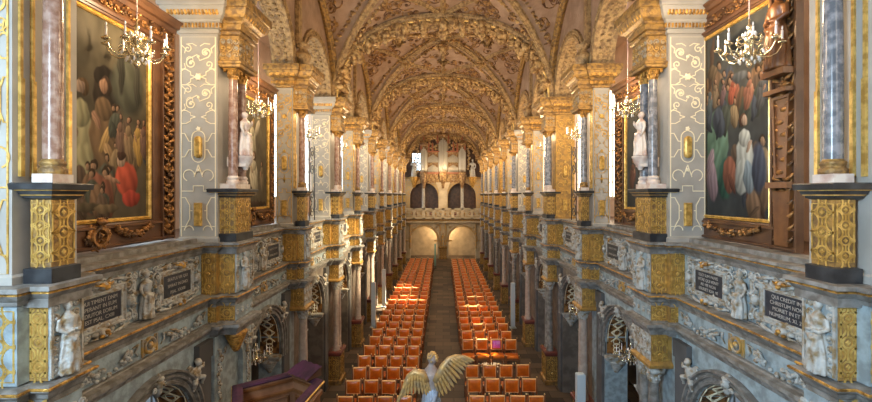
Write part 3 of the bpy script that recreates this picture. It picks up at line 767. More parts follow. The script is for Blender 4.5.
PALE = {(-1,2),(-1,4),(-1,6),(-1,8),(-1,10),(1,2),(1,6),(1,10)}
for s in (-1, 1):
    S = SIDE[s]; mar = 'marL' if s < 0 else 'marR'
    for k in range(1, NP+1):
        odd = k % 2; y = YK[k]; o = 'o' if odd else 'e'
        pale = (s,k) in PALE
        x0 = 3.63 if odd else 3.73; org = (x0, .3, 5.08)
        col = 'pale grey' if pale else 'golden'
        def G(key, fn, mat, org_=org): return geo(key+'_'+o+('' if key[-1] != '*' else ''), s, lambda b: fn(b, odd), org_, mat)
        rank = 'partly cut off at the picture edge' if k == 1 and s < 0 else ('outside' if k == 1 else '')
        lab = '%s arabesque pier of the %s gallery, %s one along from the viewer' % (col, S, ORD[k-1])
        p = thing('gallery_pier', lab, 'pier', (s*x0, y+.3, 5.08), 'painted piers of the %s gallery' % S)
        kid('shaft', geo('pier_shaft_%s_%s' % (o, col), s, lambda b: pier_shaft(b, odd), org, 'pale' if pale else 'ochre' if k > 1 else 'pale'), p)
        kid('capital', geo('pier_capital_'+o+col, s, lambda b: pier_capital(b, odd), org, 'pale' if pale else 'goldd'), p)
        kid('capital_carving', G('pier_carving', pier_carving, 'gold'), p, 'gilded leaf carving')
        kid('strapwork', geo('pier_strap_'+o+col, s, lambda b: pier_strap(b, odd), org, 'cream' if pale else 'goldb'), p)
        kid('square_boss', G('pier_boss', pier_boss, 'goldb'), p, 'long gilded boss plate'); kid('oval_boss', G('pier_oval', pier_oval, 'goldb'), p, 'oval gilded boss')
        if odd: kid('gilt_fillet', G('fillet', fillets, 'goldb'), p)
        org2 = (3.3, .3, 5.08)
        c = thing('gallery_column' if odd else 'gallery_column_pair', '%s %s on gilded pedestal, %s gallery, at its %s pier' % (
            'single' if odd else 'paired', ('brown marble column' if s < 0 else 'grey marble column')+('' if odd else 's'), S, ORD[k-1]), 'column', (s*3.3, y+.3, 5.08), 'marble columns of the %s gallery' % S)
        kid('pedestal_base', G('ped_base', ped_base, 'black', org2), c); d = kid('pedestal', G('ped_die', ped_die, 'goldd', org2), c); kid('strapwork', G('ped_strap', ped_strap, 'goldb', org2), d)
        q = kid('pedestal_cap', G('ped_cap', ped_cap, 'black', org2), c); kid('gilt_line', G('ped_gilt', ped_gilt, 'goldb', org2), q)
        kid('plinth', G('col_plinth', col_plinth, 'marW', org2), c); pass
        for q in ((0,) if odd else (0, 1)):
            ONLY[0] = q
            kid('column_shaft', geo('col_shaft_'+o+str(q), s, lambda b: col_shaft(b, odd), org2, mar), c)
            kid('column_capital', geo('col_cap_'+o+str(q), s, lambda b: col_cap(b, odd), org2, 'gold'), c)
            kid('column_base', geo('col_base_'+o+str(q), s, lambda b: col_base(b, odd), org2, 'marW' if not odd else 'goldd'), c)
            ONLY[0] = None
        fb = kid('frieze_block', G('pier_block', pier_block, 'goldd', org2), c); kid('scroll_carving', G('block_carve', block_carve, 'relgold', org2), fb); kid('entablature', G('pier_entab', pier_entab, 'goldd', org2), c)
        if odd and k > 1: thing('vase_corbel', 'gilded vase corbel above the %s pier of the %s gallery' % (ORD[k-1], S), 'corbel', (s*3.3, y+.3, 8.75), 'vase corbels under the vault', geo('vase', s, lambda b: vase(b, 1), (3.3,.3,8.75), 'vrib'))
        # block of the parapet below
        org3 = (3.4, .3, 3.87)
        pb = thing('parapet_block', 'gilded strapwork block on the %s parapet under the %s pier' % (S, ORD[k-1]), 'pilaster', (s*3.4, y+.3, 3.87), 'strapwork blocks of the %s parapet' % S)
        first = k == 1
        kid('front_panel', geo('panels'+o, s, lambda b: panels(b, k), org3, 'ochre'), pb)
        kid('carved_face', geo('bface'+o, s, lambda b: face(b, k), org3, 'paint'), pb); kid('scroll_border', geo('bfacec'+o, s, lambda b: face_carving(b, k), org3, 'relief'), pb, 'pale carved border')
        kid('rear_panel', geo('panels2'+o+str(first), s, lambda b: panels2(b, k), org3, 'ochre' if not first else 'paint'), pb)
        kid('strapwork', geo('strips'+o, s, lambda b: strips(b, k), org3, 'goldb'), pb)
        # free columns of the lower arcade
        if k == 1: continue
        org4 = (3.35, .3, 0)
        if (s, k) == (-1, 2):
            bb = M()
            for i in range(6):
                t = i/5; bb.blob((3.3,.3,3.6-.22*t), (.16*(1-t*.6),.22*(1-t*.6),.08), 10, 5)
            me = bb.mesh('bracket', s, (3.3,.3,3.3)); me.materials.append(MT['gold'])
            thing('bracket', 'gilded bulb bracket hanging above the pulpit doorway', 'bracket', (s*3.3, y+.3, 3.3), None, me); continue
        c = thing('arcade_column' if odd else 'arcade_column_pair', '%s carrying the %s parapet under the %s pier' % ('single stone column' if odd else 'pair of stone columns', S, ORD[k-1]), 'column', (s*3.35, y+.3, 0), 'columns of the %s arcade' % S)
        d = kid('pedestal', G('low_ped', low_ped, 'goldd' if k != 2 else 'goldd', org4), c)
        kid('pedestal_band', G('low_band', low_band, 'red', org4), c)
        for q in ((0,) if odd else (0, 1)):
            ONLY[0] = q
            kid('column_shaft', geo('low_shaft_'+o+str(q), s, lambda b: low_shaft(b, odd), org4, 'colL' if s < 0 or odd else 'mould'), c)
            kid('column_capital', geo('low_cap_'+o+str(q), s, lambda b: low_cap(b, odd), org4, 'relief'), c)
            ONLY[0] = None
        q = kid('entablature_block', G('low_block', low_block, 'ochre', org4), c); kid('strapwork', G('lstrips', lstrips, 'goldb', org4), q); kid('carved_face', G('low_face', low_face, 'relief', org4), q, 'pale carved side')
# ------------------------------------------------------------------ carved figures
def figure(b, h, R=None, wings=False, arm=0):
    """standing draped figure, height h, facing -x; base at origin"""
    u = h/7.5
    b.lathe([(.95*u,0),(1.1*u,.3*u),(1.0*u,1.5*u),(.8*u,3.0*u),(.72*u,3.8*u),(.62*u,4.4*u),(.78*u,5.2*u),(.85*u,5.8*u),(.4*u,6.25*u),(.22*u,6.5*u)], 0, 0, 14)
    for i in range(9):                                 # drapery folds
        a = 2*pi*i/9; b.tube([(.75*u*cos(a),.75*u*sin(a),4.0*u),(.92*u*cos(a+.25),.92*u*sin(a+.25),2*u),(1.08*u*cos(a+.1),1.08*u*sin(a+.1),.05*u)], [.12*u,.2*u,.24*u], 6)
    b.blob((-.05*u,0,7.0*u), (.46*u,.4*u,.56*u), 12, 9)
    b.blob((-.50*u,0,6.95*u), (.10*u,.08*u,.14*u), 6, 4); b.blob((.12*u,0,7.15*u), (.46*u,.47*u,.48*u), 10, 7)   # nose, hair
    b.blob((.35*u,0,6.9*u), (.24*u,.26*u,.24*u), 8, 6)
    for sg in (-1, 1):
        sh = (0, sg*.85*u, 5.75*u)
        if arm == 0: pts = [sh, (-.15*u,sg*1.15*u,4.8*u), (-.75*u,sg*.65*u,4.35*u), (-.95*u,sg*.2*u,4.5*u)]
        else: pts = [sh, (0,sg*1.3*u,4.9*u), (-.3*u,sg*1.15*u,4.0*u), (-.45*u,sg*.95*u,3.6*u)] if sg < 0 else [sh, (-.2*u,sg*1.3*u,5.0*u), (-.7*u,sg*1.1*u,5.6*u), (-.8*u,sg*.9*u,6.0*u)]
        b.tube(pts, [.34*u,.28*u,.22*u,.2*u], 8); b.blob(pts[-1], (.2*u,.17*u,.22*u), 8, 6)
        b.blob((-.45*u, sg*.35*u, 5.4*u), (.28*u,.3*u,.3*u), 8, 6)
        b.blob((-.55*u, sg*.35*u, .12*u), (.4*u,.22*u,.14*u), 8, 5)
        b.tube([(-.6*u,sg*.3*u,3.9*u),(-.85*u,sg*.3*u,2.4*u),(-.8*u,sg*.35*u,.5*u)], [.3*u,.34*u,.26*u], 8)
    b.tube([(-.5*u,-.8*u,4.1*u),(-.95*u,0,3.5*u),(-.55*u,.9*u,4.0*u)], [.18*u,.28*u,.2*u], 7)
def putto(b, u=.05):
    """crouching winged child carved on a spandrel, in (a,b,c) coords, about 10u tall"""
    b.blob((0,0,1.2*u), (1.5*u,2.0*u,1.1*u), 10, 8); b.blob((.2*u,2.9*u,1.7*u), (.95*u,1.1*u,.9*u), 10, 8); b.blob((.2*u,2.9*u,2.6*u), (.2*u,.2*u,.25*u), 6, 4)
    b.blob((.2*u,3.4*u,1.4*u), (1.05*u,.9*u,.9*u), 8, 6)
    b.tube([(1.1*u,1.3*u,1.3*u),(2.2*u,.9*u,1.8*u),(2.9*u,2.1*u,1.6*u)], [.6*u,.5*u,.35*u], 8)
    b.tube([(-1.1*u,1.3*u,1.3*u),(-2.1*u,.2*u,1.8*u),(-1.2*u,-.7*u,2.3*u)], [.6*u,.5*u,.35*u], 8)
    b.tube([(-.7*u,-1.6*u,1.2*u),(-2.0*u,-2.6*u,2.0*u),(-1.3*u,-4.4*u,1.2*u),(-1.9*u,-4.8*u,1.4*u)], [.9*u,.75*u,.45*u,.35*u], 8)
    b.tube([(.7*u,-1.6*u,1.2*u),(2.0*u,-1.9*u,2.2*u),(2.3*u,-4.0*u,1.4*u),(2.9*u,-4.3*u,1.5*u)], [.9*u,.75*u,.45*u,.35*u], 8)
    for i in range(5): b.tube([(-.9*u,1.6*u,.6*u),(-2.6*u-.2*u*i,2.8*u-.9*u*i,.7*u),(-3.9*u+.3*u*i,2.4*u-1.2*u*i,.5*u)], [.45*u,.4*u,.15*u], 5)
    for i in range(4): b.tube([(.9*u,1.6*u,.6*u),(2.4*u,3.4*u-.8*u*i,.6*u),(3.8*u-.2*u*i,3.6*u-1.2*u*i,.5*u)], [.45*u,.4*u,.15*u], 5)
def baked(key, s, fn, vox, org, mat):
    k = (key, s)
    if k not in CACHE:
        t = M(); fn(t); me = evalmesh(t, vox)
        if s < 0:
            for v in me.vertices: v.co.x = -v.co.x
            me.flip_normals()
        me.name = key; me.materials.clear(); me.materials.append(MT[mat]); CACHE[k] = me
    return CACHE[k]

# ------------------------------------------------------------------ cartouche with black tablet (a along the wall, b up, c out)
TW, TH = .60, .29
def tablet(b):
    b.sweep([(-TW/2,-TH/2),(-TW/2,TH/2),(TW/2,TH/2),(TW/2,-TH/2)], [(0,0),(0,.035),(-.008,.04)], True, True)
def cart_frame(b, seed=1):
    R = random.Random(seed)
    w, h = TW/2, TH/2
    b.sweep([(-w,-h),(-w,h),(w,h),(w,-h)], [(.0,0),(.0,.045),(.015,.05),(.02,.03),(.05,.03),(.06,.05),(.075,.045),(.08,0)], True)
    for sx in (-1, 1):
        for sy in (-1, 1):
            cx, cy = sx*(w+.115), sy*(h+.03)
            b.relscroll(cx, cy, .03, .075, 1.4, pi/2 if sy < 0 else -pi/2, sx*sy, .016)
            b.relscroll(sx*(w*.55), sy*(h+.105), .03, .06, 1.3, 0 if sx > 0 else pi, -sx*sy, .014)
            b.tube([(sx*(w+.12),sy*(h+.11),.04),(sx*(w*.9),sy*(h+.135),.05),(sx*w*.55,sy*(h+.155),.04)], [.012,.022,.012], 5)
            b.tube([(sx*(w+.16),sy*(h-.03),.03),(sx*(w+.19),sy*h*.4,.06),(sx*(w+.14),sy*.03,.05)], [.012,.024,.014], 5)
            b.blob((sx*(w*.25),sy*(h+.1),.05), (.045,.028,.035), 7, 5)
            for q in range(3): b.blob((sx*(w*.8+.05*q),sy*(h+.15-.02*q),.04), .02, 6, 4)
        b.blob((sx*(w+.11),0,.06), (.045,.07,.05), 8, 6); b.blob((sx*(w+.11),.05,.085), (.022,.026,.02), 6, 4)
    for sy in (-1, 1):
        b.blob((0, sy*(h+.1), .07), (.055,.055,.06), 10, 7)
        for q in range(4): b.tube([(0,sy*(h+.1),.04),((q-1.5)*.05,sy*(h+.145),.07),((q-1.5)*.085,sy*(h+.15),.03)], [.012,.018,.006], 5)
def cart_gilt(b):
    for sy in (-1, 1):
        for sx in (-1, 1): b.blob((sx*.04, sy*(TH/2+.125), .10), (.028,.022,.025), 7, 5)
        b.blob((0, sy*(TH/2+.09), .12), (.03,.03,.03), 7, 5)
    b.tube([(-.12,TH/2+.13,.09),(0,TH/2+.10,.12),(.12,TH/2+.13,.09)], [.008,.018,.008], 6)
def field_scrolls(b, n=21, w=2.38, h=.6, seed=2):      # shallow strap scrolls filling the frieze between the tablets
    R = random.Random(seed)
    for i in range(n):
        a = -w/2+w*(i+.5)/n
        for sy in (-1, 1):
            b.relscroll(a+R.uniform(-.03,.03), sy*h*.38+R.uniform(-.02,.02), .012, R.uniform(.04,.062), 1.3, R.uniform(0,6), 1 if i % 2 else -1, .016); b.blob((a+R.uniform(-.03,.03), sy*h*R.uniform(.25,.42), .03), (.022,.02,.022), 6, 4)
        b.relscroll(a, R.uniform(-.15,.15), .004, .05, 1.2, R.uniform(0,6), 1, .012); b.blob((a+.04, R.uniform(-.2,.2), .01), (.025,.04,.03), 7, 5)
def festoon(b, w=.8):
    R = random.Random(4)
    for i in range(34):
        t = R.random(); a = -w/2+w*t; sag = -.10*(1-(2*t-1)**2)+.05; fat = .02+.045*(1-abs(2*t-1))
        b.blob((a, sag+R.uniform(-fat,fat), .02+R.uniform(0,fat)), R.uniform(.016,.032), 6, 4)
    for sx in (-1, 1):
        b.tube([(sx*w/2,.06,.02),(sx*(w/2+.07),.08,.03),(sx*(w/2+.04),.0,.02),(sx*(w/2+.09),-.06,.01)], [.01,.018,.014,.006], 5)
        for q in range(3): b.tube([(sx*w*.3,-.0,.02),(sx*w*(.33+.04*q),.05-.05*q,.05),(sx*w*(.42),.08-.08*q,.02)], [.008,.022,.005], 5)
def medallion(b):
    b.f2 = None
    pts = arcp(0, 0, .085, 0, -2*pi*23/24, 24)
    b.sweep(pts, [(-.02,0),(-.02,.02),(0,.035),(.015,.03),(.018,0)], True)
    b.blob((0,0,.02), (.04,.05,.03), 8, 6)
    for sx in (-1, 1): b.box(sx*.125-.012, -.105, 0, sx*.125+.012, .105, .02)
    for sx in (-1,1):
        for sy in (-1,1): b.relscroll(sx*.095, sy*.085, .01, .022, 1, 0, sx*sy, .006)
def wallmap(s, x): return lambda a, bb, c: (x-c, a, bb)
TXT = {(1,1,0): ['QUI CREDIT IN','CHRISTUM NON','MORIET IN ET','NUMERUM. XI. 25'], (1,1,1): ['EGO SUM PANIS','VITAE QUI VENIT','AD ME NON','ESURIET IOH. VI'],
       (-1,1,0): ['QUI TIMENT DNM','SPERANT IN EUM','ADIUTOR EORUM','EST PSAL. CXIII'], (-1,1,1): ['BEATUS VIR QUI','SPERAT IN DNO','PSAL. XXXIII']}
GEN = [['IN DEO SPERO','NON TIMEBO'],['LAUDATE DNM','OMNES GENTES']]
for s in (-1, 1):
    S = SIDE[s]
    for k in range(1, NP+1):
        e0 = .46 if k % 2 else .72
        if k == NP: y0, y1 = YK[k]+e0, 38.7
        else: y0, y1 = YK[k]+e0, YK[k+1]-.05
        ym = (y0+y1)/2; d = (y1-y0)*.255
        bayname = '%s bay of the %s parapet' % (ORD[k-1], S)
        for q, yy in enumerate((ym-d, ym+d)):
            which = 'nearer' if q == 0 else 'farther'
            t = thing('inscription_cartouche', 'black tablet in scrolled stone frame, %s one in the %s' % (which, bayname), 'plaque', (s*PW, yy, 4.59), 'inscription tablets of the %s parapet' % S)
            sc = (y1-y0)/2.45
            tb = kid('tablet', geo('tablet', s, lambda b: (setattr(b,'f',wallmap(s,0)), tablet(b)), (0,0,0), 'slate'), t)
            kid('frame', geo('cart_frame', s, lambda b: (setattr(b,'f',wallmap(s,0)), cart_frame(b)), (0,0,0), 'relief'), t)
            kid('gilt_mask', geo('cart_gilt', s, lambda b: (setattr(b,'f',wallmap(s,0)), cart_gilt(b)), (0,0,0), 'gold'), t)
            lines = TXT.get((s,k,q))
            if lines is None and k <= 3: lines = GEN[q]
            if lines:
                cu = bpy.data.curves.new('lettering', 'FONT'); cu.body = '\n'.join(lines); cu.align_x = 'CENTER'; cu.align_y = 'CENTER'
                nl = len(lines); cu.size = min(.30/nl*.78, .06); cu.space_line = .26/nl/cu.size*.98; cu.extrude = .001; cu.materials.append(MT['letter'])
                tmp = bpy.data.objects.new('tmp', cu); COL.objects.link(tmp); dg = bpy.context.evaluated_depsgraph_get(); dg.update(); tme = bpy.data.meshes.new_from_object(tmp.evaluated_get(dg)); bpy.data.objects.remove(tmp)
                tx = link('lettering', tme, tb, (-s*.0435, 0, 0)); tx.rotation_euler = (pi/2, 0, -s*pi/2)
        mid = thing('carved_figure', 'small draped stone figure between the two tablets of the %s' % bayname, 'statue', (s*(PW-.07), ym, 4.31), 'stone figures between the tablets',
                    baked('mid_figure', s, lambda b: figure(b, .56, arm=1), .009, None, 'relief'))
        kid('niche', geo('niche', s, lambda b: (setattr(b,'f',wallmap(s,0)), [b.tube([(sx*.11,.0,-.08),(sx*.13,.3,-.05),(sx*.1,.58,-.08)], .022, 6) for sx in (-1,1)], [b.relscroll(sx*.15,.12+.36*j,-.06,.055,1.3,0,sx,.014) for sx in (-1,1) for j in (0,1)]), (0,0,0), 'relief'), mid)
        if k <= 8:
            struct('frieze_scrollwork', geo('field_scrolls', s, lambda b: (setattr(b,'f',wallmap(s,0)), field_scrolls(b)), (0,0,0), 'relief'), None, (s*PW, ym, 4.61)).name = 'trim_frieze_scrollwork'
        if k <= 7:
            for q, yy in enumerate((ym-d*1.05, ym+d*1.05)):
                thing('fruit_festoon', 'carved fruit festoon below the %s tablet of the %s' % (('nearer','farther')[q], bayname), 'festoon', (s*(PW-.1), yy, 3.985), 'fruit festoons of the %s lower frieze' % S,
                      geo('festoon', s, lambda b: (setattr(b,'f',wallmap(s,0)), festoon(b)), (0,0,0), 'relief'))
            thing('medallion', 'round carved medallion in the lower frieze of the %s' % bayname, 'medallion', (s*(PW-.1), ym, 3.985), 'medallions of the lower friezes',
                  geo('medallion', s, lambda b: (setattr(b,'f',wallmap(s,0)), medallion(b)), (0,0,0), 'relgold'))
            yc = YK[k]+1.94 if k > 1 else YK[k]+1.79
            for q, yy in enumerate((yc-.78, yc+.80)):
                thing('relief_angel', 'carved winged child on the %s spandrel of the %s arcade arch, %s bay' % (('nearer','farther')[q], S, ORD[k-1]), 'relief', (s*AW, yy, 3.30), 'spandrel reliefs of the %s arcade' % S,
                      baked('putto', s, lambda b: (setattr(b,'f',wallmap(s,0)), putto(b, .048)), .010, None, 'relief'))
            b = None
            thing('keystone', 'carved mask keystone of the %s arcade arch, %s bay' % (S, ORD[k-1]), 'keystone', (s*AW, yc, 3.5), 'mask keystones of the %s arcade' % S,
                  geo('keystone', s, lambda b: (setattr(b,'f',wallmap(s,0)), b.blob((0,0,.07),(.05,.075,.05),10,8), b.blob((0,-.01,.12),(.014,.02,.02),6,4), b.blob((0,.06,.07),(.06,.03,.05),8,6), [b.relscroll(sx*.08,-.05,.06,.04,1.2,0,sx,.014) for sx in (-1,1)], b.tube([(0,.11,.03),(0,.05,.08),(0,-.1,.06),(0,-.16,.03)],[.03,.04,.04,.02],6)), (0,0,0), 'relief'))
        # caryatid standing against the block
        thing('caryatid', 'draped stone caryatid on the block under the %s pier, %s parapet' % (ORD[k-1], S), 'statue', (s*3.17, YK[k]+(.2 if k % 2 else .3), 4.30), 'caryatids of the %s parapet' % S,
              baked('caryatid', s, lambda b: (figure(b, .61), setattr(b, 'v', [(x*.8, y*1.05, z) for x, y, z in b.v])), .008, None, 'relief'))
    # statues between the paired marble columns
    thing('column_statue', 'small pale marble statue between the paired %s columns of the %s gallery' % ('brown' if s < 0 else 'grey', S), 'statue', (s*3.17, YK[2]+.32, 6.42), None,
          baked('column_statue', s, lambda b: figure(b, .70, arm=1), .012, None, 'marW'))
    kb = M(); kb.lathe([(.03,0),(.05,.05),(.1,.12),(.11,.17),(.13,.2),(.13,.22)], 3.16, .32, 12); kb.box(3.12,.24,.05,3.42,.40,.2); me = kb.mesh('console', s, (3.16,.32,.22)); me.materials.append(MT['marW'])
    thing('statue_console', 'marble console under the statue between the %s gallery columns' % S, 'console', (s*3.16, YK[2]+.32, 6.42), None, me)
# ------------------------------------------------------------------ paintings
def paint_mesh(name, w, h, bg, blobs, s, n=90, seed=0):
    n = 120; m = int(n*h/w); vs = []; cols = []
    for j in range(m+1):
        for i in range(n+1):
            u, v = i/n, j/m
            vs.append((0, (u-.5)*w, v*h))
            nz = noise.noise(Vector((u*4+seed, v*5, seed))); nz2 = noise.noise(Vector((u*14, v*18+seed, 3)))
            c = [q*(1+.5*nz+.25*nz2) for q in bg(u, v)]
            du, dv = u+.018*nz2+.01*nz, v+.014*nz2
            for (cx, cy, rx, ry, ang, col, soft) in blobs:
                x, y = (du-cx), (dv-cy)*h/w; ca, sa = cos(ang), sin(ang); x, y = x*ca+y*sa, -x*sa+y*ca
                d = (x/rx)**2+(y/ry)**2
                if d < 2.2:
                    a = max(0, min(1, (1-d)/soft+.5)); fold = 1+.35*sin(x/rx*9+y*14+nz*4)*.6
                    sh = .75+.45*max(-1, min(1, (-x/rx+y/ry)*.7)) if col[0]+col[1]+col[2] > .0 else 1
                    c = [c[q]*(1-a)+col[q]*fold*sh*a for q in range(3)]
            cols.append([max(.004, q) for q in c]+[1])
    fs = [(j*(n+1)+i, j*(n+1)+i+1, (j+1)*(n+1)+i+1, (j+1)*(n+1)+i) for j in range(m) for i in range(n)]
    # give the canvas a real thickness
    o = len(vs); vs += [(s*.02,-w/2,0),(s*.02,w/2,0),(s*.02,w/2,h),(s*.02,-w/2,h)]; cols += [[.1,.08,.06,1]]*4; fs.append((o,o+1,o+2,o+3))
    me = bpy.data.meshes.new(name); me.from_pydata(vs, [], fs)
    ca = me.color_attributes.new('paint', 'FLOAT_COLOR', 'POINT')
    for i, c in enumerate(cols): ca.data[i].color = c
    me.materials.append(MT['canvas']); me.update(); return me
SK = (.34,.20,.13); SKP = (.42,.30,.22)
def standing(cx, cy, hh, col, skin=SK, hair=(.05,.03,.02), wd=.09):
    return [(cx,cy,wd,hh*.5,0,col,.25),(cx+wd*.35,cy-hh*.2,wd*.75,hh*.42,.1,tuple(q*.8 for q in col),.3),(cx,cy+hh*.22,wd*.62,hh*.2,0,col,.3),
            (cx+wd*.2,cy+hh*.42,wd*.42,wd*.55,0,hair,.3),(cx,cy+hh*.41,wd*.30,wd*.42,0,skin,.3),(cx-wd*.5,cy+hh*.12,wd*.2,hh*.16,.5,skin,.3)]
def crowd(n, u0, u1, v0, v1, pal, sz, seed):
    R = random.Random(seed); out = []
    for i in range(n):
        v = v1+(v0-v1)*i/n; u = R.uniform(u0, u1); c = R.choice(pal); k_ = R.uniform(.7, 1.2); z = sz*R.uniform(.8, 1.3)
        out += [(u, v, z, z*1.9, R.uniform(-.3,.3), tuple(q*k_ for q in c), .25), (u+R.uniform(-.4,.4)*z, v-z*.4, z*.35, z*1.3, R.uniform(-.8,.8), tuple(q*k_*.55 for q in c), .3)]
        if R.random() < .6: out += [(u, v+z*1.25, z*.42, z*.5, 0, (.04,.025,.015), .3), (u-.1*z, v+z*1.15, z*.28, z*.38, 0, (.30,.19,.12), .3)]
    return out
PALD = [(.10,.07,.05),(.16,.10,.06),(.20,.08,.05),(.08,.09,.07),(.22,.16,.09),(.07,.08,.10)]
# u runs towards the far end of the chapel (left wall: left to right)
LEFT1 = ([(.42,.62,.17,.30,0,(.030,.022,.016),.3),(.38,.72,.12,.10,.3,(.02,.015,.012),.3),(.72,.70,.24,.30,0,(.075,.080,.060),.6),(.62,.80,.05,.30,0,(.05,.05,.04),.4),(.85,.75,.05,.3,0,(.05,.05,.04),.4)]
  + standing(.10,.36,.66,(.36,.34,.20),SKP,(.16,.10,.05),.17) + standing(.38,.42,.60,(.17,.11,.06),SK,(.05,.03,.02),.18) + [(.40,.40,.045,.16,-.4,(.45,.30,.12),.3),(.46,.33,.05,.12,.5,(.36,.24,.12),.3)]
  + crowd(16,.5,1.,.28,.5,PALD,.06,1) + crowd(12,.0,.45,.02,.2,PALD[:4],.09,2) + standing(.60,.42,.26,(.18,.11,.08),SK,(.05,.03,.02),.06) + standing(.72,.40,.30,(.24,.17,.10),SK,(.05,.03,.02),.065) + standing(.86,.40,.30,(.40,.26,.08),SK,(.05,.03,.02),.07) + standing(.95,.42,.26,(.16,.1,.08),SK,(.05,.03,.02),.06)
  + [(.70,.20,.16,.20,.15,(.46,.09,.05),.25),(.76,.10,.13,.09,0,(.38,.06,.04),.3),(.62,.30,.06,.07,0,SKP,.3),(.62,.33,.065,.05,0,(.06,.03,.02),.3),(.5,.2,.12,.03,-.2,SK,.3),(.15,.06,.2,.05,0,(.10,.08,.05),.4),(.42,.05,.16,.05,0,(.16,.12,.07),.4)])
LEFT2 = (standing(.40,.62,.42,(.46,.42,.30),SKP,(.3,.2,.08),.13)+[(.22,.72,.08,.2,.5,(.40,.36,.26),.3),(.60,.76,.07,.17,-.5,(.38,.34,.26),.3)]+standing(.45,.30,.45,(.50,.46,.34),SKP,(.1,.06,.03),.16)+standing(.78,.28,.34,(.20,.16,.10),SK,(.05,.03,.02),.09)+[(.5,.03,.5,.05,0,(.06,.04,.03),.4)])
RIGHT1 = (standing(.80,.40,.60,(.12,.20,.14),SKP,(.16,.09,.04),.19)+[(.90,.20,.10,.26,-.15,(.24,.17,.19),.3),(.93,.30,.06,.16,.3,(.28,.20,.22),.3),(.66,.20,.12,.24,.1,(.035,.10,.07),.4)]
  +crowd(26,0,1,.50,.72,PALD,.075,5)+crowd(10,0,.6,.03,.3,PALD,.09,6)+standing(.36,.30,.46,(.44,.46,.42),SKP,(.10,.05,.03),.13)+[(.30,.20,.08,.17,-.1,(.20,.25,.28),.3),(.16,.24,.10,.25,0,(.06,.07,.10),.4)]
  +standing(.70,.66,.16,(.16,.10,.10),SK,(.05,.03,.02),.05)+standing(.83,.67,.18,(.22,.16,.10),SK,(.05,.03,.02),.05)+standing(.55,.66,.18,(.34,.10,.06),SK,(.05,.03,.02),.06)+standing(.93,.64,.18,(.10,.13,.14),SK,(.05,.03,.02),.05)
  +standing(.30,.62,.22,(.26,.12,.08),SK,(.05,.03,.02),.07)+standing(.12,.60,.20,(.10,.10,.10),SK,(.05,.03,.02),.07)+[(.9,.85,.04,.3,.1,(.10,.06,.04),.3),(.88,.80,.09,.08,.4,(.14,.10,.06),.3),(.3,.9,.3,.12,0,(.03,.035,.04),.6),(.44,.72,.12,.06,0,(.10,.11,.12),.5)])
RIGHT2 = (standing(.4,.45,.4,(.16,.12,.09),SK,(.04,.03,.02),.13)+standing(.75,.3,.34,(.14,.06,.04),SK,(.04,.03,.02),.12)+[(.4,.8,.3,.1,0,(.06,.07,.07),.5)])
def bgl(u, v): return (.075+.02*v, .062+.02*v, .042+.012*v)
def bgr(u, v): return (.030+.03*v, .034+.028*v, .036+.022*v)
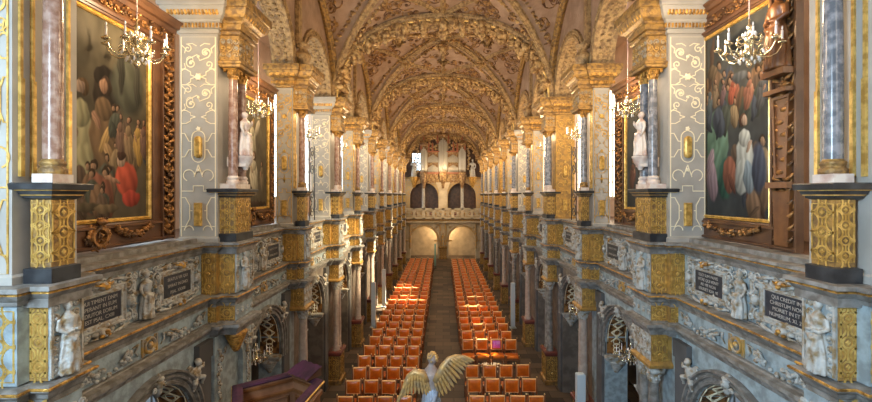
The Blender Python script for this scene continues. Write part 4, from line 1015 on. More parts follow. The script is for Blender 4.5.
def frame_thing(s, k, X, ya, yb, z0, z1, blobs, bg, label, side_w=.24, panel=0.0, far_only=False, predella=.30, top=.45, figures=False, sd=0):
    """ya..yb canvas along the nave; z0..z1 canvas height"""
    S = SIDE[s]; yc = (ya+yb)/2; w, h = yb-ya, z1-z0
    t = thing('painting', label, 'painting', (s*X, yc, z0), None)
    kid('canvas', paint_mesh('canvas', w, h, bg, blobs, s, seed=sd), t)
    f = wallmap(s, X); org = (X, yc, z0)
    def P(name, fn, mat, lab=None):
        b = M(); b.f = f; fn(b); me = b.mesh(name, s, org); me.materials.append(MT[mat]); return kid(name, me, t, lab)
    R_ = [(ya,z0),(ya,z1),(yb,z1),(yb,z0)]
    P('inner_frame', lambda b: b.sweep(R_, [(0,-.01),(0,.03),(.015,.045),(.03,.03),(.04,.045),(.05,.02),(.05,-.01)], True), 'goldb', 'gilded inner frame')
    o = .05
    a0, a1 = ya-o-panel-side_w, yb+o+panel+side_w
    def wood(b):
        b.box(ya-o-panel, z0-o-predella, -.03, yb+o+panel, z0-o, .04); b.box(ya-o-panel, z1+o, -.03, yb+o+panel, z1+o+top*.7, .04)
        for (p, q) in ((ya-o-panel-side_w, ya-o),(yb+o, yb+o+panel+side_w)): b.box(p, z0-o-predella, -.03, q, z1+o+top*.7, .03)
        b.sweep([(ya-o-.005,z0-o-.005),(ya-o-.005,z1+o+.005),(yb+o+.005,z1+o+.005),(yb+o+.005,z0-o-.005)], [(0,.03),(0,.05),(.02,.055),(.03,.04),(.05,.04)], True)
        for zz in (z0-o-.05, z0-o-predella+.03):
            b.sweep([(a0,zz-.02),(a0,zz+.02),(a1,zz+.02),(a1,zz-.02)], [(0,.03),(0,.06),(-.01,.075)], True, True)
        for (p, q) in ((a0, a0+side_w),(a1-side_w, a1)):
            for e in (p, q): b.box(e-.015, z0-o-predella, .03, e+.015, z1+o+top*.6, .07)
    P('wooden_frame', wood, 'wood')
    def cornice(b):
        b.sweep([(a0-.04,z1+o+top*.55),(a1+.04,z1+o+top*.55)], [(0,-.02),(0,.06),(.06,.08),(.07,.12),(.12,.13),(.15,.17),(.17,.17),(.18,-.02)], False, True)
        b.sweep([(a0,z1+o+.03),(a1,z1+o+.03)], [(0,0),(0,.07),(.03,.08),(.04,.05)], False, True)
    P('cornice', cornice, 'wood')
    R = random.Random(k*3+s)
    def carve(b):
        for (p, q) in ((a0, a0+side_w),(a1-side_w, a1)):
            m = (p+q)/2; zz = z0-o-predella+.12; i = 0
            while zz < z1+top*.3:
                b.relscroll(m+.03*(-1)**i, zz, .04, side_w*.30, 1.4, i*1.3, (-1)**i, .018); b.blob((m-.03*(-1)**i, zz+.07, .06), (side_w*.22,.035,.04), 7, 5)
                for e in (-1, 1): b.tube([(m,zz-.05,.05),(m+e*side_w*.3,zz,.08),(m+e*side_w*.42,zz+.07,.04)], [.012,.025,.008], 5)
                zz += .145; i += 1
        n = int((a1-a0)/.11)
        for i in range(n):
            a = a0+(a1-a0)*(i+.5)/n; b.relscroll(a, z1+o+.03+top*.28, .05, .05, 1.3, i*2., (-1)**i, .014)
            b.blob((a+.03, z1+o+.05+top*.28+.05*(-1)**i, .06), (.03,.025,.03), 6, 4)
        zc = z0-o-predella*.5
        if figures:                                        # swag of fruit hanging across the predella
            for i in range(70):
                t_ = R.random(); a = ya+.06+(w-.12)*t_; ph = (t_*1.0) % 1; sg = -.10*sin(pi*ph); b.blob((a, zc+.09+sg*1.1+R.uniform(-.035,.035), .07+R.uniform(0,.03)), R.uniform(.018,.034), 6, 4)
        else:
            for i in range(60):
                t_ = R.random(); a = ya+w*.45+w*.55*t_; sg = -.12*sin(pi*t_); b.blob((a, zc+.10+sg+R.uniform(-.035,.035), .07+R.uniform(0,.03)), R.uniform(.018,.034), 6, 4)
            m = ya+w*.25
            b.sweep(arcp(m, zc, .085, 0, -2*pi*15/16, 16), [(-.01,.05),(0,.10),(.03,.10),(.035,.05)], True)
            b.tube([(m-.04,zc+.05,.09),(m+.03,zc+.02,.10),(m-.03,zc-.02,.10),(m+.04,zc-.05,.09)], .012, 6)
            b.tube([(m-.03,zc-.06,.09),(m-.03,zc+.06,.09)], .01, 6)
            for i in range(12):
                a_ = 2*pi*i/12; b.relscroll(m+.14*cos(a_), zc+.14*sin(a_)*.85, .06, .045, 1.2, a_, (-1)**i, .016)
            b.blob((m, zc+.17, .11), (.07,.04,.05), 8, 6)
            for i in range(5): b.blob((m-.06+.03*i, zc+.21, .11), .016, 6, 4)
    P('gilded_carving', carve, 'wcarv', 'gilded carved scrolls, masks and fruit')
    if figures:
        def fig(b):
            b.f = None
            u = M(); figure(u, .95, arm=0)
            b.v = [(X-.14+x*1.0, ya-o-side_w*.55-panel*.5+y, 7.25+z) for x, y, z in u.v]; b.fc = u.fc; b.sm = u.sm; b.mi = u.mi
        b = M(); u = M(); figure(u, .95)
        u.v = [(x*.9, y, z) for x, y, z in u.v]; me = evalmesh(u, .014)
        for v in me.vertices: v.co.x = s*(v.co.x-.12); v.co.y += (a0+side_w/2)-yc; v.co.z += 7.25-z0
        me.materials.clear(); me.materials.append(MT['worange']); kid('carved_herm', me, t, 'polished wooden herm figure')
        def pil(b):
            m = a0+side_w/2
            b.sweep([(m-.10,5.2),(m-.13,5.85),(m+.13,5.85),(m+.10,5.2)], [(0,.03),(0,.09),(-.02,.10)], True, True)
            b.sweep([(m-.09,6.0),(m-.13,6.95),(m+.13,6.95),(m+.09,6.0)], [(0,.03),(0,.10),(-.03,.10),(-.035,.08)], True, True)
            b.box(m-.16,5.88,.02,m+.16,5.95,.15); b.box(m-.17,6.98,.02,m+.17,7.03,.17); b.box(m-.17,7.18,.02,m+.17,7.25,.2)
        P('pilaster', pil, 'worange', 'tapering polished wood pilaster')
    return t
frame_thing(-1, 1, 4.0, 4.58, 5.74, 5.52, 7.86, LEFT1, bgl, 'large dark oil painting of a robed crowd with a kneeling red figure, left gallery', .25, .20, sd=1)
frame_thing(-1, 2, 3.90, 8.25, 9.42, 5.55, 7.72, LEFT2, bgl, 'dark oil painting of pale winged and robed figures, second painting of the left gallery', .16, .02, predella=.34, sd=2)
frame_thing(1, 1, 4.02, 5.22, 6.50, 5.50, 8.15, RIGHT1, bgr, 'large dark oil painting of a green-robed woman and a child in white, right gallery', .36, .03, figures=True, sd=3)
frame_thing(1, 2, 3.90, 7.95, 9.02, 5.55, 7.72, RIGHT2, bgr, 'dark oil painting in a deeply carved openwork frame, second of the right gallery', .42, .02, predella=.34, sd=4)
# pale sill blocks under the paintings
for s, ya, yb in ((-1,4.0,6.5),(-1,7.15,9.75),(1,4.0,6.5),(1,7.15,9.75)):
    b = M(); b.box(3.74, ya+.04, 5.08, 4.0, yb-.02, 5.14); me = b.mesh('trim_painting_sill', s); me.materials.append(MT['mould']); struct('trim_painting_sill', me)

# ------------------------------------------------------------------ chandeliers
def ch_stem(b):
    b.lathe([(0,-.30),(.02,-.28),(.035,-.25),(.02,-.22),(.012,-.2),(.07,-.16),(.085,-.11),(.06,-.06),(.02,-.04),(.018,.0),(.05,.03),(.055,.07),(.03,.10),(.015,.12),(.015,.18),(.03,.2),(.03,.23),(.01,.25),(.01,.32)], 0, 0, 14)
def ch_arm(b):
    b.tube([(.05,0,-.10),(.12,0,-.17),(.20,0,-.185),(.27,0,-.15),(.31,0,-.08),(.325,0,-.04)], [.010,.010,.009,.009,.008,.008], 6)
    b.tube([(.10,0,-.13),(.13,0,-.06),(.18,0,-.05),(.2,0,-.09),(.17,0,-.11)], .006, 5)
    b.lathe([(.01,-.045),(.045,-.035),(.05,-.02),(.02,-.015),(.018,.01)], .325, 0, 10)
def ch_up(b):
    for i in range(6):
        a = 2*pi*i/6; c, s_ = cos(a), sin(a)
        b.tube([(.02*c,.02*s_,.04),(.10*c,.10*s_,.0),(.15*c,.15*s_,.04),(.13*c,.13*s_,.10),(.09*c,.09*s_,.09)], .007, 5)
        b.blob((.14*c,.14*s_,.05), .018, 6, 4)
def ch_candle(b):
    b.lathe([(.012,.0),(.012,.115),(.004,.118)], .325, 0, 8); b.blob((.325,0,.145), (.010,.010,.026), 6, 5)
def ch_crys(b):
    for i in range(8):
        a = 2*pi*(i+.5)/8
        for r, z in ((.11,-.2),(.16,-.12),(.07,.12)): b.blob((r*cos(a), r*sin(a), z), (.014,.014,.03), 6, 4)
def chandelier(s, x, y, z, ztop, label, group, sc=1., arms=8):
    t = thing('chandelier', label, 'chandelier', (x, y, z), group)
    kid('stem', geo('ch_stem', 1, ch_stem, (0,0,0), 'brass'), t); kid('upper_scroll', geo('ch_up', 1, ch_up, (0,0,0), 'brass'), t)
    kid('crystal_drop', geo('ch_crys', 1, ch_crys, (0,0,0), 'crystal'), t, 'clear glass drops')
    for i in range(arms):
        a = kid('arm', geo('ch_arm', 1, ch_arm, (0,0,0), 'brass'), t); a.rotation_euler.z = 2*pi*(i+.35)/arms
        kid('candle', geo('ch_candle', 1, ch_candle, (0,0,0), 'candle'), a)
    b = M(); L_ = (ztop-z)/sc; b.tube([(0,0,.3),(0,0,L_)], .008, 6); me = b.mesh('chain'); me.materials.append(MT['pink']); kid('chain', me, t, 'pinkish covered chain')
    t.scale = (sc,)*3
    return t
for s in (-1, 1):
    S = SIDE[s]
    chandelier(s, s*3.58, 4.98, 7.56, 9.93, 'brass chandelier with candles hanging in front of the nearest %s painting' % S, 'gallery chandeliers', .94)
    chandelier(s, s*3.60, 8.3, 7.52, 9.95, 'brass chandelier in front of the second painting of the %s gallery' % S, 'gallery chandeliers', .88)
    chandelier(s, s*3.66, 11.6, 7.5, 9.95, 'brass chandelier against the bright window, third bay of the %s gallery' % S, 'gallery chandeliers', .88)
    chandelier(s, s*3.66, 14.8, 7.5, 9.95, 'brass chandelier in the fourth bay of the %s gallery' % S, 'gallery chandeliers', .88)
    chandelier(s, s*3.74, 8.5, 2.62, 3.42, 'small brass chandelier hanging inside the %s arcade arch' % S, 'arcade chandeliers', .80)
    chandelier(s, s*3.74, 11.75, 2.62, 3.42, 'small brass chandelier in the third arch of the %s arcade' % S, 'arcade chandeliers', .80)
# iron scroll brackets silhouetted in the gallery bays
def bracket(b):
    b.f = lambda a, bb, c: (3.70+c, a, bb)
    for z in (5.35, 6.55):
        b.tube([(p[0], p[1], 0) for p in spiral(.0, z, .20, 1.6, pi/2, 1, 22, .02)], .013, 5); b.tube([(p[0], p[1], 0) for p in spiral(.0, z+.45, .20, 1.6, -pi/2, -1, 22, .02)], .013, 5)
    b.tube([(-.22,5.08,0),(-.22,7.3,0)], .014, 5); b.tube([(.22,5.08,0),(.22,7.2,0)], .014, 5); b.f = None
for s in (-1, 1):
    for k in (3, 4):
        thing('iron_scroll', 'black wrought iron scrollwork standing in the %s bay of the %s gallery' % (ORD[k-1], SIDE[s]), 'ironwork', (s*3.7, YK[k]+2.3, 5.08), 'gallery ironwork',
              geo('iron_scroll', s, bracket, (3.7, 0, 5.08), 'iron'))

# ------------------------------------------------------------------ chairs (facing the viewer)
def c_back(b):                       # leather pad, buttoned
    n = 8; vs = []; w, h = .165, .155
    for j in range(n+1):
        for i in range(n+1):
            u, v = -1+2*i/n, -1+2*j/n; d = .035*(1-u**4)*(1-v**4)
            vs.append((u*w, -.02-d, .72+v*h))
    b.add(vs, [(j*(n+1)+i, j*(n+1)+i+1, (j+1)*(n+1)+i+1, (j+1)*(n+1)+i) for j in range(n) for i in range(n)], True)
    b.box(-w, -.022, .72-h, w, .03, .72+h)
def c_rail(b):
    b.f = lambda a, bb, c: (a, -c, bb)
    b.sweep([(-.163,.565),(-.163,.875),(.163,.875),(.163,.565)], [(0,-.03),(0,.028),(.008,.034),(.016,.028),(.018,-.03)], True); b.f = None
def c_nail(b):
    for sx in (-1, 1):
        b.blob((sx*.203, 0, .935), (.018,.018,.024), 7, 5)
        b.blob((sx*.205, -.42, .50), (.02,.02,.022), 7, 5)
    
def c_seat(b):
    n = 8; vs = []
    for j in range(n+1):
        for i in range(n+1):
            u, v = -1+2*i/n, -1+2*j/n; vs.append((u*.21, -.22+v*.20, .44+.035*(1-u**4)*(1-v**4)))
    b.add(vs, [(j*(n+1)+i, j*(n+1)+i+1, (j+1)*(n+1)+i+1, (j+1)*(n+1)+i) for j in range(n) for i in range(n)], True)
    b.box(-.21, -.42, .40, .21, -.02, .44)
def c_apron(b):
    for (x0,y0,x1,y1) in ((-.2,-.42,.2,-.40),(-.2,-.03,.2,-.01),(-.21,-.42,-.19,-.01),(.19,-.42,.21,-.01)): b.box(x0,y0,.34,x1,y1,.40)
def c_str(b):
    b.box(-.19,-.40,.14,.19,-.38,.17); 
    for sx in (-1,1): b.box(sx*.2-.01,-.4,.18,sx*.2+.01,0,.21)
def leg(sx, fr):
    def f(b):
        y = -.41 if fr else 0
        if fr: b.lathe([(.014,0),(.02,.05),(.015,.1),(.022,.2),(.016,.3),(.022,.34),(.022,.48)], sx*.205, y, 8)
        else: b.tube([(sx*.203,.06,0),(sx*.203,.0,.42),(sx*.203,.0,.93)], .017, 6)
    return f
def to_me0(b, mat, org): me = b.mesh('m', 1, org); me.materials.append(MT[mat]); return me
def make_chair():
    t = thing('chair', 'x', 'chair', (0,0,0), 'orange leather chairs of the nave')
    g = lambda n, fn, mt: geo(n, 1, fn, (0,0,0), mt)
    kid('backrest', g('c_back', c_back, 'leather'), t); kid('back_frame', g('c_rail', c_rail, 'pipe2'), t, 'paler nailed edge'); kid('seat', g('c_seat', c_seat, 'leather'), t)
    kid('seat_rail', g('c_apron', c_apron, 'chairw'), t); kid('stretcher', g('c_str', c_str, 'chairw'), t); kid('brass_finial', g('c_nail', c_nail, 'brassd'), t, 'brass finials and edge')
    for sx in (-1, 1):
        for fr in (0, 1): kid('leg', g('leg%d%d' % (sx, fr), leg(sx, fr), 'chairw'), t)
    return t
proto = make_chair(); used = False
colsL = [-.94, -1.42, -1.90, -2.38]; colsR = [.85, 1.33, 1.81, 2.29]
rowsL = [10.4+.87*i for i in range(32)]; rowsR = [10.4, 11.37, 12.3] + [14.5+.87*i for i in range(27)]
RR = random.Random(9); NAM = ['on the centre aisle', 'second from the centre aisle', 'third from the centre aisle', 'outermost, beside the arcade']
for side, xs, rows in (('left', colsL, rowsL), ('right', colsR, rowsR)):
    for i, y in enumerate(rows):
        if y > 33.2: continue
        for j, x in enumerate(xs):
            if not used: c = proto; used = True
            else: c = copy_tree(proto)
            c.location = (x+RR.uniform(-.02,.02), y+RR.uniform(-.03,.03), 0); c.rotation_euler.z = RR.uniform(-.05,.05)
            c['label'] = 'orange leather chair, %s row of the %s block, %s' % (ORD[i], side, NAM[j])
            c['group'] = 'orange leather chairs of the %s block' % side

b = M(); b.f = lambda a, bb, c: (a, -c, bb); b.sweep([(-.13,.62),(-.13,.86),(.13,.86),(.13,.62)], [(0,.055),(0,.07),(-.03,.085)], True, True)  # pad added on a chair back, coloured to imitate stained-glass light
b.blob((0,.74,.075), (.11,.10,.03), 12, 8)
thing('light_patch', 'magenta light patch shaped as a pad on one chair back, right block', 'light_patch', (1.81, 14.5, .74), None, to_me0(b, 'magenta', (0,0,.74)))
# ------------------------------------------------------------------ winged statue (seen from behind) on its column
AX, AY, AZ = -.15, 5.45, 0
def ang_body(b):
    z = 3.05
    b.lathe([(.13,z),(.14,z+.05),(.10,z+.15),(.085,z+.25),(.10,z+.38),(.115,z+.48),(.06,z+.55),(.035,z+.59)], 0, 0, 16)
    b.blob((.015,-.0,z+.66), (.062,.065,.078), 14, 10)
    for sg in (-1, 1):
        b.tube([(sg*.10,0,z+.49),(sg*.16,.07,z+.42),(sg*.10,.16,z+.40),(sg*.04,.19,z+.46)], [.04,.034,.028,.024], 8)
        b.blob((sg*.045,.06,z+.03), (.05,.07,.04), 8, 6)
        b.tube([(sg*.06,0,z+.2),(sg*.07,.03,z+.1),(sg*.06,.02,z+.0)], [.06,.05,.045], 8)
def ang_hair(b):
    z = 3.71; R = random.Random(2)
    for i in range(44):
        a = R.uniform(0, 2*pi); ph = R.uniform(-.3, 1.5); b.blob((.015+.062*cos(a)*cos(ph), -.005+.062*sin(a)*cos(ph), z+.074*sin(ph)), R.uniform(.014,.022), 6, 4)
def ang_wing(sg):
    def f(b):
        root = Vector((sg*.05, -.07, 3.46))
        # leading edge
        if sg < 0: edge = [(-.05,-.07,3.46),(-.12,-.10,3.56),(-.20,-.10,3.58),(-.28,-.09,3.52),(-.335,-.07,3.41),(-.37,-.05,3.29)]
        else: edge = [(.05,-.07,3.46),(.11,-.10,3.56),(.16,-.11,3.66),(.23,-.10,3.74),(.31,-.08,3.77),(.39,-.06,3.77)]
        b.tube(edge, [.05,.05,.045,.035,.025,.012], 8)
        n = 13
        E = [Vector(e) for e in edge]
        for lay, (lng, wd, off) in enumerate(((.24,.024,.0),(.16,.022,-.015),(.09,.020,-.028))):
            for i in range(n):
                t = i/(n-1)*4.8; k_ = int(t); p = E[k_].lerp(E[min(k_+1,5)], t-k_)
                if sg < 0: ang = -pi/2 - .05 + .0*i - (.35*(i/(n-1))); d = Vector((cos(ang)*1.0+.35*(1-i/(n-1)), 0, sin(ang)))
                else: ang = -pi/2 + .25 + .95*(i/(n-1)); d = Vector((cos(ang), 0, sin(ang)))
                d.normalize(); ln = lng*(.75+.35*sin(pi*min(1, i/(n-1)+.15)))
                side = Vector((d.z, 0, -d.x)); Rm = Matrix((side, Vector((0,1,0)), d)).transposed()
                if Rm.determinant() < 0: Rm = Matrix((-side, Vector((0,1,0)), d)).transposed()
                c = p + d*ln*.5 + Vector((0, off+.004*(i % 2), 0))
                b.blob(tuple(c), (wd, .012, ln*.56), 7, 7, Rm)
    return f
def ang_drape(b):
    z = 3.0
    for i in range(9):
        a = pi*.9+pi*1.2*i/9; b.tube([(.07*cos(a),.07*sin(a),z+.36),(.09*cos(a+.3),.09*sin(a+.3),z+.18),(.11*cos(a+.1),.10*sin(a+.1),z+.04)], [.02,.034,.03], 6)
    b.tube([(.09,-.05,z+.36),(.03,-.14,z+.22),(-.06,-.15,z+.08)], [.022,.03,.022], 7)
def to_me(b, mat, org, side=1): me = b.mesh('m', side, org); me.materials.append(MT[mat]); return me
org = (0, 0, 3.0)
t = thing('winged_statue', 'gilded winged statue seen from behind, wings spread above the centre aisle', 'statue', (AX, AY, 3.0))
bb = M(); ang_body(bb); me = evalmesh(bb, .010); 
for v in me.vertices: v.co.z -= 3.0
me.materials.clear(); me.materials.append(MT['skin']); kid('body', me, t)
for nm, fn, mt in (('hair', ang_hair, 'angel'), ('wing', ang_wing(-1), 'angel'), ('wing', ang_wing(1), 'angel'), ('drapery', ang_drape, 'blued')):
    bb = M(); fn(bb); kid(nm, to_me(bb, mt, org), t, 'pale blue drapery' if nm == 'drapery' else None)
bb = M(); bb.lathe([(.34,0),(.34,.12),(.24,.18),(.2,.3),(.16,.6),(.15,2.3),(.2,2.5),(.26,2.62),(.27,2.72),(.2,2.8),(.17,3.0)], 0, 0, 20)
thing('statue_column', 'slim stone column carrying the winged statue, below the picture edge', 'column', (AX, AY, 0), None, to_me(bb, 'mould', (0,0,0)))
# ------------------------------------------------------------------ pulpit box at the left
PX = [(-3.42,6.55),(-3.28,6.35),(-2.62,6.55),(-2.02,7.05),(-1.98,7.42),(-2.35,8.05),(-3.42,8.3)]
PZ = 2.75
PP = [(-3.06,6.28),(-2.36,6.80),(-1.86,6.46),(-1.94,5.72),(-2.3,5.15),(-2.6,5.33)]; PT = 3.0
def poly(off): 
    n = len(PP); out = []
    for i in range(n):
        a, b_, c = Vector(PP[i-1]), Vector(PP[i]), Vector(PP[(i+1) % n]); d1 = (b_-a).normalized(); d2 = (c-b_).normalized()
        n1 = Vector((-d1.y, d1.x)); n2 = Vector((-d2.y, d2.x)); q = b_+(n1+n2)*off/max(.3, 1+n1.dot(n2)); out.append((q.x, q.y))
    return out
t = thing('pulpit', 'panelled oak pulpit with purple velvet rail at the lower left', 'pulpit', (-2.5, 6.0, 0))
org = (-2.5, 6.0, 0)
def PB(name, fn, mat, par=None, lab=None):
    b = M(); fn(b); me = b.mesh(name, 1, org if par is None else org); me.materials.append(MT[mat]); return kid(name, me, par or t, lab)
PB('parapet', lambda b: b.sweep(PP, [(-.07,1.95),(-.07,2.94),(.0,2.94),(.0,2.86),(.03,2.84),(.03,2.78),(.0,2.76),(.0,2.2),(.03,2.18),(.04,2.08),(.0,2.0),(0,1.95),(-.07,1.95)], True), 'pew')
def inner(b):
    for z in (2.9, 2.74, 2.3): b.sweep(PP, [(-.07,z-.03),(-.10,z-.02),(-.10,z+.01),(-.07,z+.02)], True)
PB('inner_moulding', inner, 'worange')
def panls(b):
    for i in range(len(PP)):
        a, c = Vector(PP[i]), Vector(PP[(i+1) % len(PP)]); d = (c-a); l = d.length; d.normalize(); nn = Vector((-d.y, d.x))
        for sg, o in ((1,.0),(-1,-.07)):
            b.f = lambda u, z, h: ((a+d*(u)+nn*(o+sg*h)).x, (a+d*u+nn*(o+sg*h)).y, z)
            b.sweep([(.12,2.34),(.12,2.68),(l-.12,2.68),(l-.12,2.34)], [(0,0),(0,.02),(-.02,.03),(-.03,.01),(-.03,0)], True)
            b.f = None
PB('panel', panls, 'worange')
rl = PB('velvet_rail', lambda b: b.sweep(PP, [(-.09,2.95),(-.10,2.97),(-.08,2.99),(-.02,3.0),(.03,2.99),(.045,2.97),(.04,2.95)], True), 'purple')
PB('fringe', lambda b: b.sweep(PP, [(.045,2.975),(.055,2.965),(.055,2.945),(.04,2.935)], True), 'goldb')
PB('floor_board', lambda b: b.sweep(poly(-.06), [(0,1.96),(0,2.0)], True, True), 'wood')
PB('stem', lambda b: b.lathe([(.3,0),(.28,.1),(.16,.2),(.14,.9),(.3,1.3),(.7,1.7),(.75,1.95)], -2.55, 6.02, 8, False), 'pew')
bs = thing('book_rest', 'purple covered book rest on the pulpit corner', 'book rest', (-2.15, 6.62, 3.01))
def brest(b):
    b.f = lambda a, c, z: (-2.14+a*.82+c*.57, 6.60-a*.57+c*.82, 3.01+z)
    b.add([(-.22,-.14,.0),(.22,-.14,.0),(.22,.14,.0),(-.22,.14,.0),(-.22,-.14,.03),(.22,-.14,.03),(.22,.14,.13),(-.22,.14,.13)], [(0,3,2,1),(4,5,6,7),(0,1,5,4),(1,2,6,5),(2,3,7,6),(3,0,4,7)])
b = M(); brest(b); kid('stand', to_me(b, 'wood', (-2.15,6.62,3.01)), bs)
b = M(); b.f = lambda a, c, z: (-2.14+a*.82+c*.57, 6.60-a*.57+c*.82, 3.01+z)
vs = []
for i in range(13):
    for j in range(7):
        a = -.24+.48*i/12; c = -.16+.3*j/6; vs.append((a, c, .045+(c+.14)*.36+.010*sin(i*1.9+j*.7)))
b.add(vs, [(i*7+j, i*7+j+1, (i+1)*7+j+1, (i+1)*7+j) for i in range(12) for j in range(6)], True)
kid('velvet_cloth', to_me(b, 'purple', (-2.15,6.62,3.01)), bs)
# doorway panel behind the pulpit
def doorway(b):
    ya, yb, yc, r, zs, zt = 6.40, 7.62, 6.98, .33, 3.02, 3.655
    for X in (3.43,):
        b.add([(X,ya,1.2),(X,yc-r,1.2),(X,yc-r,zt),(X,ya,zt)], [(0,1,2,3)]); b.add([(X,yc+r,1.2),(X,yb,1.2),(X,yb,zt),(X,yc+r,zt)], [(0,1,2,3)])
    n = 14
    for i in range(n):
        a0, a1 = yc-r*cos(pi*i/n), yc-r*cos(pi*(i+1)/n); q0, q1 = zs+r*sin(pi*i/n), zs+r*sin(pi*(i+1)/n)
        b.add([(3.43,a0,q0),(3.43,a1,q1),(3.43,a1,zt),(3.43,a0,zt)], [(0,1,2,3)]); b.add([(3.43,a0,q0),(3.43,a1,q1),(3.52,a1,q1),(3.52,a0,q0)], [(0,1,2,3)])
    for yy in (yc-r, yc+r, ya, yb): b.add([(3.43,yy,1.2),(3.43,yy,zs if yy in (yc-r,yc+r) else zt),(3.52,yy,zs if yy in (yc-r,yc+r) else zt),(3.52,yy,1.2)], [(0,1,2,3)])
t = thing('pulpit_doorway', 'pale carved doorway surround behind the pulpit, under the gilded bulb bracket', 'doorway', (-3.5, 7.0, 1.2))
b = M(); doorway(b); kid('surround', to_me(b, 'paint', (3.5,7.0,1.2), -1), t)
def dcarve(b):
    b.f = wallmap(1, 3.42); R = random.Random(8)
    for yy in (6.515, 7.46):
        for i in range(20): b.relscroll(yy+R.uniform(-.02,.02), 1.3+i*.11, .0, .06 if yy > 7 else .045, 1.3, i*2.1, (-1)**i, .013); b.blob((yy+.03*(-1)**i, 1.35+i*.11, .01), (.03,.025,.02), 6, 4)
    for i in range(9):
        a = pi*(i+.5)/9; b.relscroll(6.98-.46*cos(a), 3.05+.44*sin(a), .0, .055, 1.3, i*2, (-1)**i, .013)
b = M(); dcarve(b); kid('carving', to_me(b, 'relief', (3.5,7.0,1.2), -1), t)
# flat wall pilasters beside each pier in the lower storey
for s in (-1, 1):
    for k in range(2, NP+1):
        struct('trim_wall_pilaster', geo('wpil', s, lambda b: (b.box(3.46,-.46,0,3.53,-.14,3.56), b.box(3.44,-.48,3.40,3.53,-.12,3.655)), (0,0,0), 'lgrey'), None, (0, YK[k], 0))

# ------------------------------------------------------------------ loudspeakers standing at the arcade
def spk(b):
    b.sweep(rect(-.09,-.07,.09,.07), [(0,.08),(0,1.95),(-.015,1.97)], True, True); b.box(-.14,-.12,0,.14,.12,.03); b.box(-.03,-.03,.03,.03,.03,.1)
for (x, y, w) in ((2.95,9.15,1.),(-3.05,22.0,.9),(3.05,18.6,.9),(-3.05,18.7,.9)):
    t = thing('column_loudspeaker', 'tall pale column loudspeaker standing by the %s arcade, %s' % ('right' if x > 0 else 'left', 'nearest of all' if y < 10 else ('beyond the fifth pier' if y < 20 else 'beyond the sixth pier')), 'loudspeaker', (x, y, 0), None, geo('speaker', 1, spk, (0,0,0), 'speaker'))
b = M(); b.lathe([(.16,0),(.16,.03),(.03,.05),(.02,.9)], 0, 0, 12); me = b.mesh('base'); me.materials.append(MT['iron'])
t = thing('banner_stand', 'slim teal banner stand in the centre aisle near the end arcade', 'stand', (-.62, 33.6, 0))
kid('stand', me, t); b = M(); b.box(-.07,-.02,.2,.07,.02,1.95); kid('banner', to_me(b, 'teal', (0,0,0)), t)

# ------------------------------------------------------------------ end wall, balcony and organ
EY = 39.0
we = struct('wall_back', None)
def ES(name, fn, mat):
    b = M(); fn(b); me = b.mesh(name); me.materials.append(MT[mat]); return struct(name, me, we)
def arches(b, y, z0, z1, cs, r, zs, x0, x1, th=.5):
    xs = x0
    for c in cs:
        for Y in (y, y+th):
            b.add([(xs,Y,z0),(c-r,Y,z0),(c-r,Y,z1),(xs,Y,z1)], [(0,1,2,3)])
            n = 16
            for i in range(n):
                a0, a1 = c-r*cos(pi*i/n), c-r*cos(pi*(i+1)/n); q0, q1 = zs+r*sin(pi*i/n), zs+r*sin(pi*(i+1)/n)
                b.add([(a0,Y,q0),(a1,Y,q1),(a1,Y,z1),(a0,Y,z1)], [(0,1,2,3)])
        pts = [(c-r,z0),(c-r,zs)]+[(c-r*cos(pi*i/16), zs+r*sin(pi*i/16)) for i in range(1,16)]+[(c+r,zs),(c+r,z0)]
        for (a0,q0),(a1,q1) in zip(pts, pts[1:]): b.add([(a0,y,q0),(a1,y,q1),(a1,y+th,q1),(a0,y+th,q0)], [(0,1,2,3)])
        xs = c+r
    for Y in (y, y+th): b.add([(xs,Y,z0),(x1,Y,z0),(x1,Y,z1),(xs,Y,z1)], [(0,1,2,3)])
ES('end_arcade', lambda b: arches(b, EY, 0, 3.45, (-1.75, 1.75), 1.22, 1.68, -3.7, 3.7), 'plast')
def earch(b):
    b.f = lambda a, bb, c: (a, EY-c, bb)
    for c in (-1.75, 1.75): b.sweep([(c-1.22*cos(pi*i/20), 1.68+1.22*sin(pi*i/20)) for i in range(21)], [(0,0),(0,.08),(.06,.06),(.08,.1),(.18,.1),(.2,0)], False, True)
    for c in (-3.2,-.5,.5,3.2): b.sweep([(c-.3,1.55),(c-.3,1.7),(c+.3,1.7),(c+.3,1.55)], [(0,0),(0,.1),(-.02,.12)], True, True)
    for c in (-3.25, 0, 3.25):
        for q in (-.25,.25): b.sweep([(c+q-.08,.9),(c+q-.08,3.2),(c+q+.08,3.2),(c+q+.08,.9)], [(0,0),(0,.12),(-.03,.16)], True, True)
    R = random.Random(1)
    for c in (-1.75, 1.75):
        for sx in (-1, 1):
            for i in range(5): b.relscroll(c+sx*(1.05+.12*i), 2.75+.12*i+R.uniform(-.1,.1), .02, .12, 1.2, i, (-1)**i, .03)
ES('end_arch_moulding', earch, 'relgold')
ES('end_plaster', lambda b: b.box(-3.9, 41.0, 0, 3.9, 41.2, 3.5), 'plast')
ES('end_floor', lambda b: b.box(-3.9, EY-.25, 3.42, 3.9, 42.2, 3.62), 'goldd')
ES('end_cornice', lambda b: (b.sweep([(3.9,EY-.3),(-3.9,EY-.3)], [(0,3.3),(-.05,3.32),(-.12,3.5),(-.16,3.55),(-.16,3.62),(0,3.66)], False, True)), 'plast')
